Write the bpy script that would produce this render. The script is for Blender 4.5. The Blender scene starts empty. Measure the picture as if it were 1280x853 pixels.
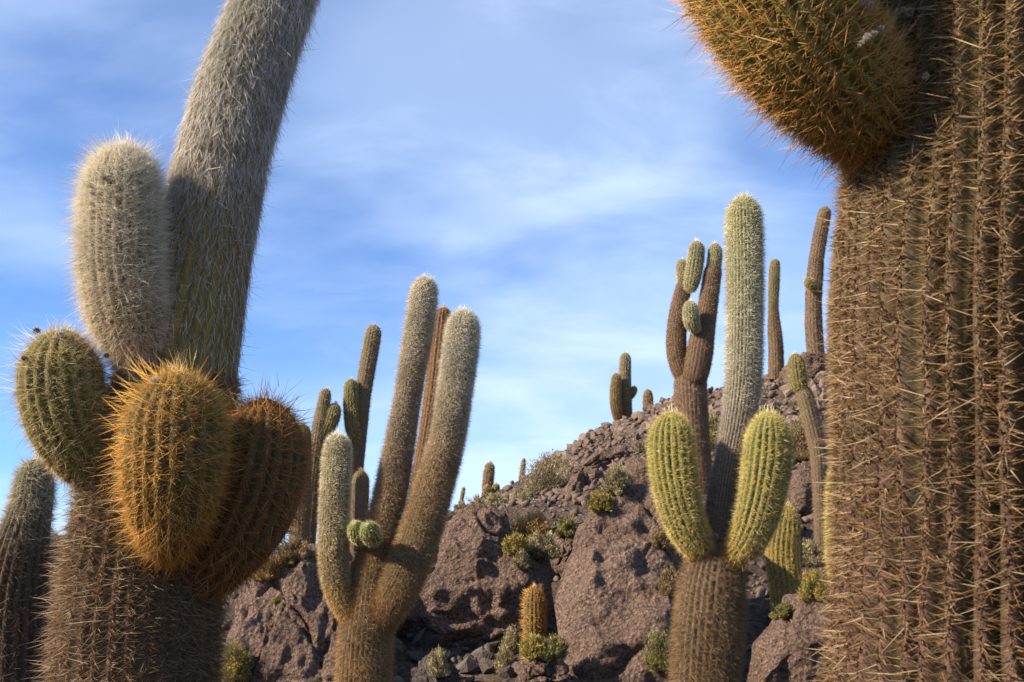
import bpy, math, random
import numpy as np
from mathutils import Vector
from mathutils.bvhtree import BVHTree

rng = np.random.default_rng(7)
random.seed(7)
scene = bpy.context.scene
COL = scene.collection

# ------------------------------------------------------------------ camera
W0, H0 = 1280.0, 853.0
FPX = 1372.0
PITCH = math.radians(12.0)
EYE = np.array([0.0, 0.0, 1.6])
cam_data = bpy.data.cameras.new("camera")
cam_data.sensor_fit = 'HORIZONTAL'
cam_data.sensor_width = 23.5
cam_data.lens = 23.5 * FPX / W0
cam_data.clip_start = 0.02
cam_data.clip_end = 9000
cam_data.dof.use_dof = True
cam_data.dof.focus_distance = 4.0
cam_data.dof.aperture_fstop = 9.0
cam = bpy.data.objects.new("camera", cam_data)
cam.location = EYE
cam.rotation_euler = (math.pi / 2 + PITCH, 0, 0)
COL.objects.link(cam)
scene.camera = cam

# ------------------------------------------------------------------ light
SUN_AZ = math.radians(-108)      # clockwise from the view direction (+Y); left and behind
SUN_EL = math.radians(31)
sdir = Vector((math.sin(SUN_AZ) * math.cos(SUN_EL), math.cos(SUN_AZ) * math.cos(SUN_EL), math.sin(SUN_EL)))
sun = bpy.data.lights.new("sun", 'SUN')
sun.energy = 5.0
sun.angle = math.radians(0.53)
sun.color = (1.0, 0.85, 0.67)
so = bpy.data.objects.new("sun", sun)
so.rotation_euler = sdir.to_track_quat('Z', 'Y').to_euler()
so.location = (-20, -10, 20)
COL.objects.link(so)

world = bpy.data.worlds.new("World")
scene.world = world
world.use_nodes = True
nt = world.node_tree
nt.nodes.clear()
def N(tree, typ, **kw):
    n = tree.nodes.new(typ)
    for k, v in kw.items():
        setattr(n, k, v)
    return n
out = N(nt, 'ShaderNodeOutputWorld')
bg = N(nt, 'ShaderNodeBackground')
sky = N(nt, 'ShaderNodeTexSky')
sky.sky_type = 'NISHITA'
sky.sun_disc = False
sky.sun_elevation = SUN_EL
sky.sun_rotation = SUN_AZ
sky.altitude = 2500
sky.air_density = 1.0
sky.dust_density = 0.3
sky.ozone_density = 2.0
SKY_STRENGTH = 0.062
bg.inputs['Strength'].default_value = SKY_STRENGTH
tc = N(nt, 'ShaderNodeTexCoord')
sep = N(nt, 'ShaderNodeSeparateXYZ')
nt.links.new(tc.outputs['Generated'], sep.inputs[0])
def M(tree, op, a, b=None, c=None):
    n = N(tree, 'ShaderNodeMath', operation=op)
    for i, v in enumerate((a, b, c)):
        if v is None: continue
        if isinstance(v, (int, float)): n.inputs[i].default_value = v
        else: tree.links.new(v, n.inputs[i])
    return n.outputs[0]
zz = M(nt, 'ADD', M(nt, 'ABSOLUTE', sep.outputs[2]), 0.42)
u = M(nt, 'DIVIDE', sep.outputs[0], zz)
v = M(nt, 'DIVIDE', sep.outputs[1], zz)
comb = N(nt, 'ShaderNodeCombineXYZ')
nt.links.new(u, comb.inputs[0]); nt.links.new(v, comb.inputs[1])
def cloud_layer(rot, scl, scale, detail, rough, dist, lo, hi, off):
    mp = N(nt, 'ShaderNodeMapping')
    mp.inputs['Rotation'].default_value = (0, 0, math.radians(rot))
    mp.inputs['Scale'].default_value = scl
    mp.inputs['Location'].default_value = off
    nt.links.new(comb.outputs[0], mp.inputs[0])
    nz = N(nt, 'ShaderNodeTexNoise')
    nz.inputs['Scale'].default_value = scale
    nz.inputs['Detail'].default_value = detail
    nz.inputs['Roughness'].default_value = rough
    nz.inputs['Distortion'].default_value = dist
    nt.links.new(mp.outputs[0], nz.inputs['Vector'])
    mr = N(nt, 'ShaderNodeMapRange', interpolation_type='SMOOTHERSTEP')
    mr.inputs[1].default_value = lo; mr.inputs[2].default_value = hi
    nt.links.new(nz.outputs[0], mr.inputs[0])
    return mr.outputs[0]
c1 = cloud_layer(20, (0.8, 1.2, 1), 1.35, 4.0, 0.5, 0.3, 0.33, 0.64, (3.1, 1.2, 0))
c2 = cloud_layer(-35, (0.8, 1.5, 1), 3.4, 6.0, 0.55, 0.35, 0.34, 0.74, (1.7, 0.6, 0))
# thin cloud layers look denser towards the horizon, where they are seen edge-on
slant = M(nt, 'MULTIPLY', M(nt, 'MAXIMUM', M(nt, 'SUBTRACT', 0.34, M(nt, 'ABSOLUTE', sep.outputs[2])), 0.0), 0.55)
cf = M(nt, 'MINIMUM', M(nt, 'ADD', M(nt, 'ADD', M(nt, 'MULTIPLY_ADD', c1, 0.40, 0.06), slant), M(nt, 'MULTIPLY', c2, M(nt, 'ADD', M(nt, 'MULTIPLY', c1, 0.22), 0.17))), 0.9)
cmix = N(nt, 'ShaderNodeMixRGB')
nt.links.new(M(nt, 'MULTIPLY', cf, 0.92), cmix.inputs[0])
tint = N(nt, 'ShaderNodeMixRGB', blend_type='MULTIPLY')
tint.inputs[0].default_value = 1.0
nt.links.new(sky.outputs[0], tint.inputs[1])
tint.inputs[2].default_value = (0.56, 0.98, 1.48, 1)
nt.links.new(tint.outputs[0], cmix.inputs[1])
cmix.inputs[2].default_value = (5.8, 7.2, 9.4, 1)
nt.links.new(cmix.outputs[0], bg.inputs[0])
nt.links.new(bg.outputs[0], out.inputs[0])

scene.view_settings.view_transform = 'Standard'
scene.view_settings.look = 'None'
scene.view_settings.exposure = 1.25
scene.view_settings.gamma = 1.0
scene.render.engine = 'CYCLES'
scene.cycles.use_denoising = True
scene.cycles.max_bounces = 5
scene.cycles.transparent_max_bounces = 4

# ------------------------------------------------------------------ pixel <-> world helpers
FWD = np.array([0.0, math.cos(PITCH), math.sin(PITCH)])
UP = np.array([0.0, -math.sin(PITCH), math.cos(PITCH)])
RIGHT = np.array([1.0, 0.0, 0.0])
def ray(px, py):
    return FWD + RIGHT * ((px - W0 / 2) / FPX) + UP * ((H0 / 2 - py) / FPX)
def at(px, py, Y):
    d = ray(px, py)
    return EYE + d * (Y / d[1])
def depth(p):
    return float(np.dot(np.asarray(p) - EYE, FWD))

# ------------------------------------------------------------------ numpy noise
def _h(ix, iy, iz, seed):
    h = (ix.astype(np.uint32) * np.uint32(374761393) + iy.astype(np.uint32) * np.uint32(668265263)
         + iz.astype(np.uint32) * np.uint32(2147483647 - 1274126177) + np.uint32(seed * 974711 + 13))
    h = (h ^ (h >> np.uint32(13))) * np.uint32(1274126177)
    h = (h ^ (h >> np.uint32(16))) * np.uint32(2246822519)
    h = h ^ (h >> np.uint32(15))
    return h.astype(np.float64) / 4294967295.0
def vnoise(p, seed=0):
    p = np.asarray(p, float)
    i = np.floor(p).astype(np.int64)
    f = p - i
    f = f * f * f * (f * (f * 6 - 15) + 10)
    r = 0
    for dx in (0, 1):
        wx = f[:, 0] if dx else 1 - f[:, 0]
        for dy in (0, 1):
            wy = f[:, 1] if dy else 1 - f[:, 1]
            for dz in (0, 1):
                wz = f[:, 2] if dz else 1 - f[:, 2]
                r = r + wx * wy * wz * _h(i[:, 0] + dx, i[:, 1] + dy, i[:, 2] + dz, seed)
    return r * 2 - 1
def fbm(p, octv=4, seed=0, gain=0.5):
    a, s, r = 1.0, 1.0, 0
    for o in range(octv):
        r = r + a * vnoise(p * s + o * 17.3, seed + o)
        a *= gain; s *= 2.03
    return r
def ridged(p, octv=3, seed=0):
    a, s, r = 1.0, 1.0, 0
    for o in range(octv):
        r = r + a * (1 - np.abs(vnoise(p * s + o * 9.1, seed + o)) * 2)
        a *= 0.5; s *= 2.1
    return r
def worley(p, seed=0):
    i = np.floor(p).astype(np.int64)
    f1 = np.full(len(p), 9.0); f2 = np.full(len(p), 9.0); idv = np.zeros(len(p))
    for dx in (-1, 0, 1):
        for dy in (-1, 0, 1):
            for dz in (-1, 0, 1):
                cx, cy, cz = i[:, 0] + dx, i[:, 1] + dy, i[:, 2] + dz
                q = np.stack([cx + _h(cx, cy, cz, seed), cy + _h(cx, cy, cz, seed + 1), cz + _h(cx, cy, cz, seed + 2)], 1)
                d = np.linalg.norm(p - q, axis=1)
                c = _h(cx, cy, cz, seed + 3)
                new = d < f1
                f2 = np.where(new, f1, np.minimum(f2, d))
                idv = np.where(new, c, idv)
                f1 = np.where(new, d, f1)
    return f1, f2, idv

# ------------------------------------------------------------------ object helpers
def mesh_np(name, verts, loops, counts, mat, parent=None, col=None, smooth=False):
    verts = np.ascontiguousarray(verts, dtype=np.float32)
    me = bpy.data.meshes.new(name)
    me.vertices.add(len(verts))
    me.vertices.foreach_set('co', verts.ravel())
    loops = np.ascontiguousarray(loops, dtype=np.int32)
    counts = np.asarray(counts, dtype=np.int32)
    me.loops.add(len(loops))
    me.loops.foreach_set('vertex_index', loops)
    me.polygons.add(len(counts))
    starts = np.zeros(len(counts), np.int32)
    starts[1:] = np.cumsum(counts)[:-1]
    me.polygons.foreach_set('loop_start', starts)
    me.polygons.foreach_set('loop_total', counts)
    if smooth:
        me.polygons.foreach_set('use_smooth', np.ones(len(counts), bool))
    me.update(calc_edges=True)
    if col is not None:
        a = me.color_attributes.new('Col', 'FLOAT_COLOR', 'POINT')
        c4 = np.ones((len(verts), 4), np.float32)
        c4[:, :3] = col
        a.data.foreach_set('color', c4.ravel())
    me.materials.append(mat)
    o = bpy.data.objects.new(name, me)
    COL.objects.link(o)
    if parent is not None:
        o.parent = parent
    return o
def tris_obj(name, verts, tris, mat, parent=None, col=None, smooth=False):
    tris = np.asarray(tris)
    return mesh_np(name, verts, tris.ravel(), np.full(len(tris), tris.shape[1]), mat, parent, col, smooth)
def thing(name, label, cat, loc, group=None):
    o = bpy.data.objects.new(name, None)
    o.empty_display_size = 0.1
    o.location = loc
    COL.objects.link(o)
    tag(o, label, cat, group)
    return o
def tag(o, label=None, cat=None, group=None, kind=None):
    if label: o['label'] = label
    if cat: o['category'] = cat
    if group: o['group'] = group
    if kind: o['kind'] = kind
    return o

# ------------------------------------------------------------------ materials
def mat_new(name):
    m = bpy.data.materials.new(name)
    m.use_nodes = True
    t = m.node_tree
    b = t.nodes['Principled BSDF']
    return m, t, b
def rock_material(name, c_dark, c_mid, c_light, bump=1.0, scale=1.0):
    m, t, b = mat_new(name)
    L = t.links.new
    tcn = N(t, 'ShaderNodeTexCoord')
    big = N(t, 'ShaderNodeTexNoise'); big.inputs['Scale'].default_value = 1.6 * scale; big.inputs['Detail'].default_value = 6
    fine = N(t, 'ShaderNodeTexNoise'); fine.inputs['Scale'].default_value = 30 * scale; fine.inputs['Detail'].default_value = 7; fine.inputs['Roughness'].default_value = 0.72
    vor = N(t, 'ShaderNodeTexVoronoi'); vor.inputs['Scale'].default_value = 28 * scale; vor.inputs['Randomness'].default_value = 1
    vor2 = N(t, 'ShaderNodeTexVoronoi'); vor2.inputs['Scale'].default_value = 52 * scale
    for n in (big, fine, vor, vor2): L(tcn.outputs['Object'], n.inputs['Vector'])
    mixf = M(t, 'ADD', M(t, 'MULTIPLY', big.outputs[0], 0.45), M(t, 'MULTIPLY', fine.outputs[0], 0.55))
    r = N(t, 'ShaderNodeValToRGB')
    r.color_ramp.elements[0].position = 0.34; r.color_ramp.elements[0].color = (*c_dark, 1)
    r.color_ramp.elements[1].position = 0.68; r.color_ramp.elements[1].color = (*c_light, 1)
    e = r.color_ramp.elements.new(0.5); e.color = (*c_mid, 1)
    L(mixf, r.inputs[0])
    # per-grain tint
    hs = N(t, 'ShaderNodeHueSaturation')
    sepc = N(t, 'ShaderNodeSeparateXYZ'); L(vor2.outputs['Color'], sepc.inputs[0])
    L(M(t, 'ADD', M(t, 'MULTIPLY', sepc.outputs[0], 0.85), 0.575), hs.inputs['Value'])
    L(r.outputs[0], hs.inputs['Color'])
    L(hs.outputs[0], b.inputs['Base Color'])
    b.inputs['Roughness'].default_value = 0.95
    b.inputs['Specular IOR Level'].default_value = 0.15
    hgt = M(t, 'ADD', M(t, 'ADD', M(t, 'MULTIPLY', vor.outputs['Distance'], 0.8), M(t, 'MULTIPLY', vor2.outputs['Distance'], 0.35)), M(t, 'MULTIPLY', fine.outputs[0], 1.3))
    bp = N(t, 'ShaderNodeBump'); bp.inputs['Strength'].default_value = 1.0; bp.inputs['Distance'].default_value = 0.06 * bump / scale
    L(hgt, bp.inputs['Height'])
    L(bp.outputs[0], b.inputs['Normal'])
    return m
ROCK = rock_material('brown_volcanic_rock', (0.095, 0.061, 0.045), (0.180, 0.120, 0.090), (0.27, 0.188, 0.145))
ROCKD = rock_material('grey_volcanic_rock', (0.05, 0.045, 0.042), (0.10, 0.085, 0.078), (0.20, 0.17, 0.15))
SOIL = rock_material('hillside_soil', (0.06, 0.042, 0.033), (0.115, 0.082, 0.063), (0.20, 0.15, 0.115), bump=1.2, scale=0.6)
def stone_material(name, ca, cb):
    m, t, b = mat_new(name)
    L = t.links.new
    oi = N(t, 'ShaderNodeObjectInfo')
    tcn = N(t, 'ShaderNodeTexCoord')
    nz = N(t, 'ShaderNodeTexNoise'); nz.inputs['Scale'].default_value = 9; nz.inputs['Detail'].default_value = 6
    L(tcn.outputs['Object'], nz.inputs['Vector'])
    at_ = N(t, 'ShaderNodeAttribute'); at_.attribute_name = 'Col'
    r = N(t, 'ShaderNodeValToRGB')
    r.color_ramp.elements[0].color = (*ca, 1); r.color_ramp.elements[1].color = (*cb, 1)
    L(M(t, 'ADD', M(t, 'MULTIPLY', oi.outputs['Random'], 0.5), M(t, 'MULTIPLY', nz.outputs[0], 0.5)), r.inputs[0])
    L(r.outputs[0], b.inputs['Base Color'])
    b.inputs['Roughness'].default_value = 0.95
    b.inputs['Specular IOR Level'].default_value = 0.15
    bp = N(t, 'ShaderNodeBump'); bp.inputs['Strength'].default_value = 0.8; bp.inputs['Distance'].default_value = 0.03
    L(nz.outputs[0], bp.inputs['Height']); L(bp.outputs[0], b.inputs['Normal'])
    return m
STONE = stone_material('rubble_stone', (0.07, 0.048, 0.038), (0.25, 0.185, 0.142))
STONE_SHADE = stone_material('shade_darkened_stone', (0.035, 0.03, 0.027), (0.15, 0.12, 0.10))  # darker copy of the rubble stone; the gully's shade is put into its colour
def attr_material(name, rough=0.6, transl=0.0, noise=0.0, bump=0.0, bscale=60, spec=0.3):
    m, t, b = mat_new(name)
    L = t.links.new
    a = N(t, 'ShaderNodeAttribute'); a.attribute_name = 'Col'
    c = a.outputs['Color']
    if noise or bump:
        tcn = N(t, 'ShaderNodeTexCoord')
        nz = N(t, 'ShaderNodeTexNoise'); nz.inputs['Scale'].default_value = bscale; nz.inputs['Detail'].default_value = 6
        nz.inputs['Roughness'].default_value = 0.65
        L(tcn.outputs['Object'], nz.inputs['Vector'])
        hs = N(t, 'ShaderNodeHueSaturation')
        L(M(t, 'ADD', M(t, 'MULTIPLY', nz.outputs[0], noise * 2), 1 - noise), hs.inputs['Value'])
        L(c, hs.inputs['Color'])
        c = hs.outputs[0]
        if bump:
            bp = N(t, 'ShaderNodeBump'); bp.inputs['Strength'].default_value = 0.7; bp.inputs['Distance'].default_value = bump
            L(nz.outputs[0], bp.inputs['Height']); L(bp.outputs[0], b.inputs['Normal'])
    L(c, b.inputs['Base Color'])
    b.inputs['Roughness'].default_value = rough
    b.inputs['Specular IOR Level'].default_value = spec
    if transl:
        tr = N(t, 'ShaderNodeBsdfTranslucent'); L(c, tr.inputs[0])
        mx = N(t, 'ShaderNodeMixShader'); mx.inputs[0].default_value = transl
        L(b.outputs[0], mx.inputs[1]); L(tr.outputs[0], mx.inputs[2])
        L(mx.outputs[0], t.nodes['Material Output'].inputs[0])
    return m
SKIN = attr_material('cactus_skin', 0.75, 0, 0.45, 0.006, 45, 0.2)
SPINE = attr_material('cactus_spine', 0.5, 0.25)
WOOL = attr_material('cactus_wool', 0.7, 0.35)
LEAF = attr_material('shrub_leaf', 0.6, 0.3)
TWIG = attr_material('shrub_twig', 0.9, 0)
FLUFF = attr_material('dried_flower', 0.95, 0.1, 0.4, 0.004, 140)

# ------------------------------------------------------------------ terrain
ctrl = [(0, 0, 0), (-5, 0, -.35), (5, 0, .2), (0, -12, -2), (-14, -12, -3.4), (14, -12, -1.2), (-2, 3, .05), (1, 2, .15),
        (0, 6, .35), (-3.4, 6, .05), (4, 6, .5), (-9, 5, -.6), (9, 5, .8), (30, 0, 2), (-30, 0, -4), (40, 30, 6), (-40, 30, -4)]
for a in [(0, 860, 9.5), (300, 875, 9.3), (500, 872, 9.3), (570, 850, 9.6), (640, 856, 9.4), (760, 900, 9.0), (900, 870, 9.3), (1040, 880, 9.0), (1280, 850, 9.5),
          (640, 806, 10.6), (560, 805, 10.9), (690, 740, 12.0), (690, 660, 14), (590, 720, 13.5), (600, 650, 16), (380, 725, 12.8), (330, 750, 12.8),
          (450, 705, 14), (520, 690, 15), (770, 660, 13.6), (850, 610, 14.2), (740, 590, 20), (700, 620, 17.5), (760, 560, 24.5), (800, 540, 28),
          (580, 638, 26), (640, 612, 28), (700, 568, 29.5), (740, 546, 30.5), (800, 522, 31.5), (860, 503, 32), (900, 494, 31), (950, 478, 28.5),
          (1000, 463, 26.5), (1030, 455, 25.5), (1150, 440, 25), (1280, 430, 25), (1000, 570, 17), (1000, 505, 22), (1030, 692, 12.2), (980, 768, 10.6),
          (1020, 630, 14.5), (940, 640, 13.5), (1200, 660, 13), (1200, 530, 18.5), (250, 775, 14), (120, 790, 14), (0, 800, 14), (450, 715, 20), (330, 760, 20), (200, 790, 22)]:
    ctrl.append(tuple(at(*a)))
for (px, py, Y) in [(450, 712, 26), (520, 680, 27), (580, 638, 26), (640, 612, 28), (700, 568, 29.5), (740, 546, 30.5), (800, 522, 31.5), (860, 503, 32), (900, 494, 31), (950, 478, 28.5), (1000, 463, 26.5), (1030, 455, 25.5), (1150, 440, 25), (1280, 430, 25)]:
    p = at(px, py, Y); d = ray(px, py); d = d / d[1]
    q = p + d * 7; q[2] -= 1.6; ctrl.append(tuple(q))
    q = p + d * 22; q[2] -= 5.5; ctrl.append(tuple(q))
ctrl = np.array(ctrl)
def _kern(r): return r
_n = len(ctrl)
_A = np.zeros((_n + 3, _n + 3))
_r = np.linalg.norm(ctrl[:, None, :2] - ctrl[None, :, :2], axis=2)
_A[:_n, :_n] = _kern(_r)
_A[:_n, :_n] += np.eye(_n) * 0.12
_A[:_n, _n] = 1; _A[:_n, _n + 1:] = ctrl[:, :2]
_A[_n, :_n] = 1; _A[_n + 1:, :_n] = ctrl[:, :2].T
_w = np.linalg.solve(_A, np.concatenate([ctrl[:, 2], np.zeros(3)]))
def terrain_base(x, y):
    x = np.atleast_1d(np.asarray(x, float)); y = np.atleast_1d(np.asarray(y, float))
    z = np.full(len(x), _w[_n]) + _w[_n + 1] * x + _w[_n + 2] * y
    for k in range(_n):
        z += _w[k] * _kern(np.hypot(x - ctrl[k, 0], y - ctrl[k, 1]))
    d = np.hypot(x - 5, y - 12)
    f = np.clip((d - 45) / 60, 0, 1); f = f * f * (3 - 2 * f)
    return z * (1 - f) + (-7.0) * f
def terrain(x, y):
    z = terrain_base(x, y)
    x = np.atleast_1d(np.asarray(x, float)); y = np.atleast_1d(np.asarray(y, float))
    p = np.stack([x, y, np.zeros(len(x))], 1)
    amp = np.clip((y - 7) / 5, 0.15, 1)
    z = z + amp * (0.10 * fbm(p * 0.9, 3, 3) + 0.07 * fbm(p * 2.6, 3, 8))
    return z
def th(x, y): return float(terrain([x], [y])[0])
def hit(px, py, y0=3.0, y1=60.0):
    d = ray(px, py); d = d / d[1]
    ys = np.linspace(y0, y1, 700)
    pts = EYE + d * ys[:, None]
    h = terrain(pts[:, 0], pts[:, 1])
    below = np.where(pts[:, 2] < h)[0]
    if len(below) == 0: return None
    p = pts[below[0]].copy(); p[2] = h[below[0]]
    return p

def axis_coords(lo, hi, dense_lo, dense_hi, nd, far):
    a = np.linspace(dense_lo, dense_hi, nd)
    st = a[1] - a[0]
    L, R = [], []
    x, s = dense_lo, st
    while x > -far:
        s *= 1.3; x -= s; L.append(x)
    x, s = dense_hi, st
    while x < far:
        s *= 1.3; x += s; R.append(x)
    return np.array(L[::-1] + list(a) + R)
gx = axis_coords(0, 0, -7, 15, 140, 3500)
gy = axis_coords(0, 0, 1, 36, 215, 3500)
X, Yg = np.meshgrid(gx, gy)
Z = terrain(X.ravel(), Yg.ravel())
nx, ny = len(gx), len(gy)
idx = np.arange(nx * ny).reshape(ny, nx)
quads = np.stack([idx[:-1, :-1], idx[:-1, 1:], idx[1:, 1:], idx[1:, :-1]], -1).reshape(-1, 4)
SURF_V, SURF_F, _so = [np.stack([X.ravel(), Yg.ravel(), Z], 1)], [quads], [nx * ny]
ground = tris_obj('ground', np.stack([X.ravel(), Yg.ravel(), Z], 1), quads, SOIL, smooth=True)
tag(ground, 'brown stony hillside rising to a rubble ridge', kind='structure')

# ------------------------------------------------------------------ boulders (outline, tilt, thickness)
def boulder(outline, Yb, beta, thick, name='boulder', label='', cat='rock', group=None, mat=None, res=(190, 120), amp=1.0, seed=1, crack=1.0, stretch=(1, 1, 1), exp=2.6, csc=1.6, joints=None):
    mat = mat or ROCK
    ol = np.array(outline, float)
    pb = ol[np.argmax(ol[:, 1])]
    P0 = at(pb[0], pb[1], Yb)
    b = math.radians(beta)
    vdir = np.array([0, math.cos(b), math.sin(b)])
    nrm = np.array([0, -math.sin(b), math.cos(b)])
    uv = []
    for (px, py) in ol:
        d = ray(px, py)
        t = np.dot(P0 - EYE, nrm) / np.dot(d, nrm)
        q = EYE + d * t - P0
        uv.append((q[0], np.dot(q, vdir)))
    uv = np.array(uv)
    c = (uv.max(0) + uv.min(0)) / 2
    rel = uv - c
    ang = np.arctan2(rel[:, 1], rel[:, 0]); rad = np.hypot(rel[:, 0], rel[:, 1])
    o = np.argsort(ang); ang = ang[o]; rad = rad[o]
    nt_, ns = res
    th_ = np.linspace(-math.pi, math.pi, nt_, endpoint=False)
    # interpolate the outline as straight edges in cartesian space
    aa = np.concatenate([ang[-1:] - 2 * math.pi, ang, ang[:1] + 2 * math.pi])
    rr = np.concatenate([rad[-1:], rad, rad[:1]])
    R = np.zeros(nt_)
    for k, tt in enumerate(th_):
        j = np.searchsorted(aa, tt) - 1
        j = max(0, min(j, len(aa) - 2))
        p1 = rr[j] * np.array([math.cos(aa[j]), math.sin(aa[j])]); p2 = rr[j + 1] * np.array([math.cos(aa[j + 1]), math.sin(aa[j + 1])])
        e = np.array([math.cos(tt), math.sin(tt)])
        den = e[0] * (p2 - p1)[1] - e[1] * (p2 - p1)[0]
        R[k] = (p1[0] * (p2 - p1)[1] - p1[1] * (p2 - p1)[0]) / den if abs(den) > 1e-9 else rr[j]
    R = np.convolve(np.concatenate([R[-3:], R, R[:3]]), np.ones(5) / 5, 'same')[3:-3]
    phi = np.linspace(0, 1, ns)
    sr = np.where(phi < 0.72, phi / 0.72, 1 - (phi - 0.72) / 0.28)          # 0 front pole, 1 rim, 0 back pole
    sr = np.sin(np.clip(sr, 0, 1) * math.pi / 2) ** 0.9
    zf = np.where(phi < 0.72, 1, -0.8) * thick * np.power(np.clip(1 - sr ** exp, 0, 1), 1 / 1.9)
    UU = c[0] + sr[:, None] * R[None, :] * np.cos(th_)[None, :]
    VV = c[1] + sr[:, None] * R[None, :] * np.sin(th_)[None, :]
    ZZ = np.repeat(zf[:, None], nt_, 1)
    P = P0 + UU[..., None] * RIGHT + VV[..., None] * vdir + ZZ[..., None] * nrm
    # normals by finite differences
    du = np.roll(P, -1, 1) - np.roll(P, 1, 1)
    dv = np.gradient(P, axis=0)
    nn = np.cross(du, dv)
    nn /= np.linalg.norm(nn, axis=2, keepdims=True) + 1e-9
    sgn = np.sign(np.mean(np.sum(nn[:ns // 2] * nrm, axis=2)))
    nn *= sgn
    nn[0] = nrm; nn[-1] = -nrm
    p = P.reshape(-1, 3); n = nn.reshape(-1, 3)
    q = p * np.array(stretch)
    warp = np.stack([fbm(q * 1.3, 2, seed + 40), fbm(q * 1.3, 2, seed + 50), fbm(q * 1.3, 2, seed + 60)], 1)
    qq = q + 0.25 * warp
    f1, f2, idc = worley(qq * csc, seed)
    g1, g2, idg = worley(qq * csc * 2.9 + 5, seed + 9)
    disp = 0.12 * fbm(q * 1.1, 4, seed, .6) + 0.05 * (ridged(q * 2.4, 2, seed + 5) - 1) + (idc - 0.5) * 0.10 * crack
    disp -= crack * 0.09 * np.exp(-((f2 - f1) / 0.05) ** 2)
    disp += crack * ((idg - 0.5) * 0.035 - 0.035 * np.exp(-((g2 - g1) / 0.07) ** 2) * (vnoise(q * 1.7, seed + 3) > -0.1))
    disp += 0.014 * fbm(q * 7, 3, seed + 21, 0.55) - 0.010 * np.abs(fbm(q * 20, 2, seed + 31))
    if joints:
        for (jd, js, jw, jdep) in joints:
            w = np.abs(((p @ np.array(jd)) * js + 0.5 * fbm(q * 0.8, 2, seed + 77)) % 1.0 - 0.5)
            disp -= jdep * np.exp(-((0.5 - w) / jw) ** 2)
    rim = (1 - 0.5 * np.repeat(sr[:, None] ** 6, nt_, 1)).ravel()
    p = p + n * (disp * amp * rim)[:, None]
    base = p.mean(0)
    base[2] = p[:, 2].min()
    ii = np.arange(ns * nt_).reshape(ns, nt_)
    qd = np.stack([ii[:-1], np.roll(ii[:-1], -1, 1), np.roll(ii[1:], -1, 1), ii[1:]], -1).reshape(-1, 4)
    if sgn > 0: pass
    else: qd = qd[:, ::-1]
    SURF_V.append(p.copy()); SURF_F.append(qd + _so[0]); _so[0] += len(p)
    ob = tris_obj(name, p - base, qd, mat, smooth=True)
    ob.location = base
    tag(ob, label, cat, group)
    return ob

boulder([(270, 900), (282, 810), (292, 762), (318, 722), (345, 704), (372, 694), (400, 684), (440, 690), (470, 700), (480, 800), (485, 900)], 9.6, 52, 0.42,
        label='big brown rock slab split into lumps under the group of thin green cacti', seed=3, crack=.55, stretch=(1.5, 0.8, 0.8), csc=1.7, exp=3.5)
boulder([(490, 790), (492, 700), (515, 662), (560, 644), (605, 642), (634, 656), (650, 690), (684, 712), (694, 760), (680, 806), (600, 812), (540, 806)], 10.7, 58, 0.40,
        label='large rounded brown outcrop crossed by cracks, above the dark stones', seed=11, crack=.55, csc=1.0, exp=5.0)
boulder([(690, 900), (692, 800), (694, 745), (708, 700), (722, 660), (745, 636), (775, 622), (815, 614), (846, 622), (862, 680), (870, 780), (872, 900)], 9.2, 56, 0.42,
        label='tall smooth brown rock slab beside the small orange cactus', seed=23, crack=0.45, csc=0.9, exp=5.0)
boulder([(915, 900), (928, 830), (940, 796), (965, 772), (1000, 758), (1050, 748), (1110, 750), (1140, 800), (1150, 900)], 9.0, 50, 0.5,
        label='rounded brown boulder in front of the stout yellow cactus', seed=31, crack=0.35, csc=1.0, exp=2.6)
boulder([(640, 880), (642, 845), (655, 832), (680, 826), (702, 838), (712, 880)], 8.9, 60, 0.25,
        label='small jagged rock below the pale shrubs at the gully foot', seed=37, crack=1.0, csc=3, res=(130, 80))
boulder([(688, 646), (698, 622), (714, 600), (740, 592), (758, 602), (752, 622), (735, 648), (715, 660)], 16.5, 55, 0.35,
        label='leaning brown boulder beside the large dry shrub', seed=41, crack=0.9, csc=1.3, res=(140, 90))
boulder([(705, 606), (712, 588), (732, 573), (752, 566), (778, 567), (796, 574), (796, 590), (764, 600), (730, 608)], 20.0, 58, 0.5,
        label='dark hollowed rock outcrop just below the rubble ridge', seed=47, crack=1.0, csc=0.9, res=(140, 90))
boulder([(975, 660), (978, 620), (990, 592), (1015, 580), (1045, 590), (1060, 640), (1050, 670)], 13.6, 65, 0.5,
        label='shaded rounded boulder behind the slender crooked cactus', seed=53, crack=0.5, csc=1.2, res=(130, 80))
boulder([(928, 700), (932, 640), (950, 610), (975, 640), (985, 700), (975, 760), (940, 770)], 12.0, 62, 0.5,
        label='dark rock behind the yellow-green armed cactus', seed=59, crack=0.9, csc=1.5, res=(130, 80), mat=ROCKD)
boulder([(975, 468), (985, 452), (1005, 446), (1030, 447), (1050, 452), (1050, 478), (1010, 490), (985, 486)], 25.0, 70, 0.6,
        label='pale brown rock on the ridge under the leaning columns', seed=61, crack=0.8, csc=0.9, res=(110, 70))
boulder([(818, 690), (822, 655), (836, 640), (856, 650), (862, 700), (850, 740), (828, 735)], 11.0, 60, 0.3,
        label='broken brown rock tucked behind the pale column cactus', seed=67, crack=1.0, csc=2, res=(110, 70))
boulder([(764, 618), (784, 600), (815, 590), (852, 592), (868, 612), (840, 630), (795, 630)], 14.6, 50, 0.35,
        label='low brown rock ledge rising behind the top of the smooth slab', seed=79, crack=.6, csc=1.4, res=(120, 70), exp=4)
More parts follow.
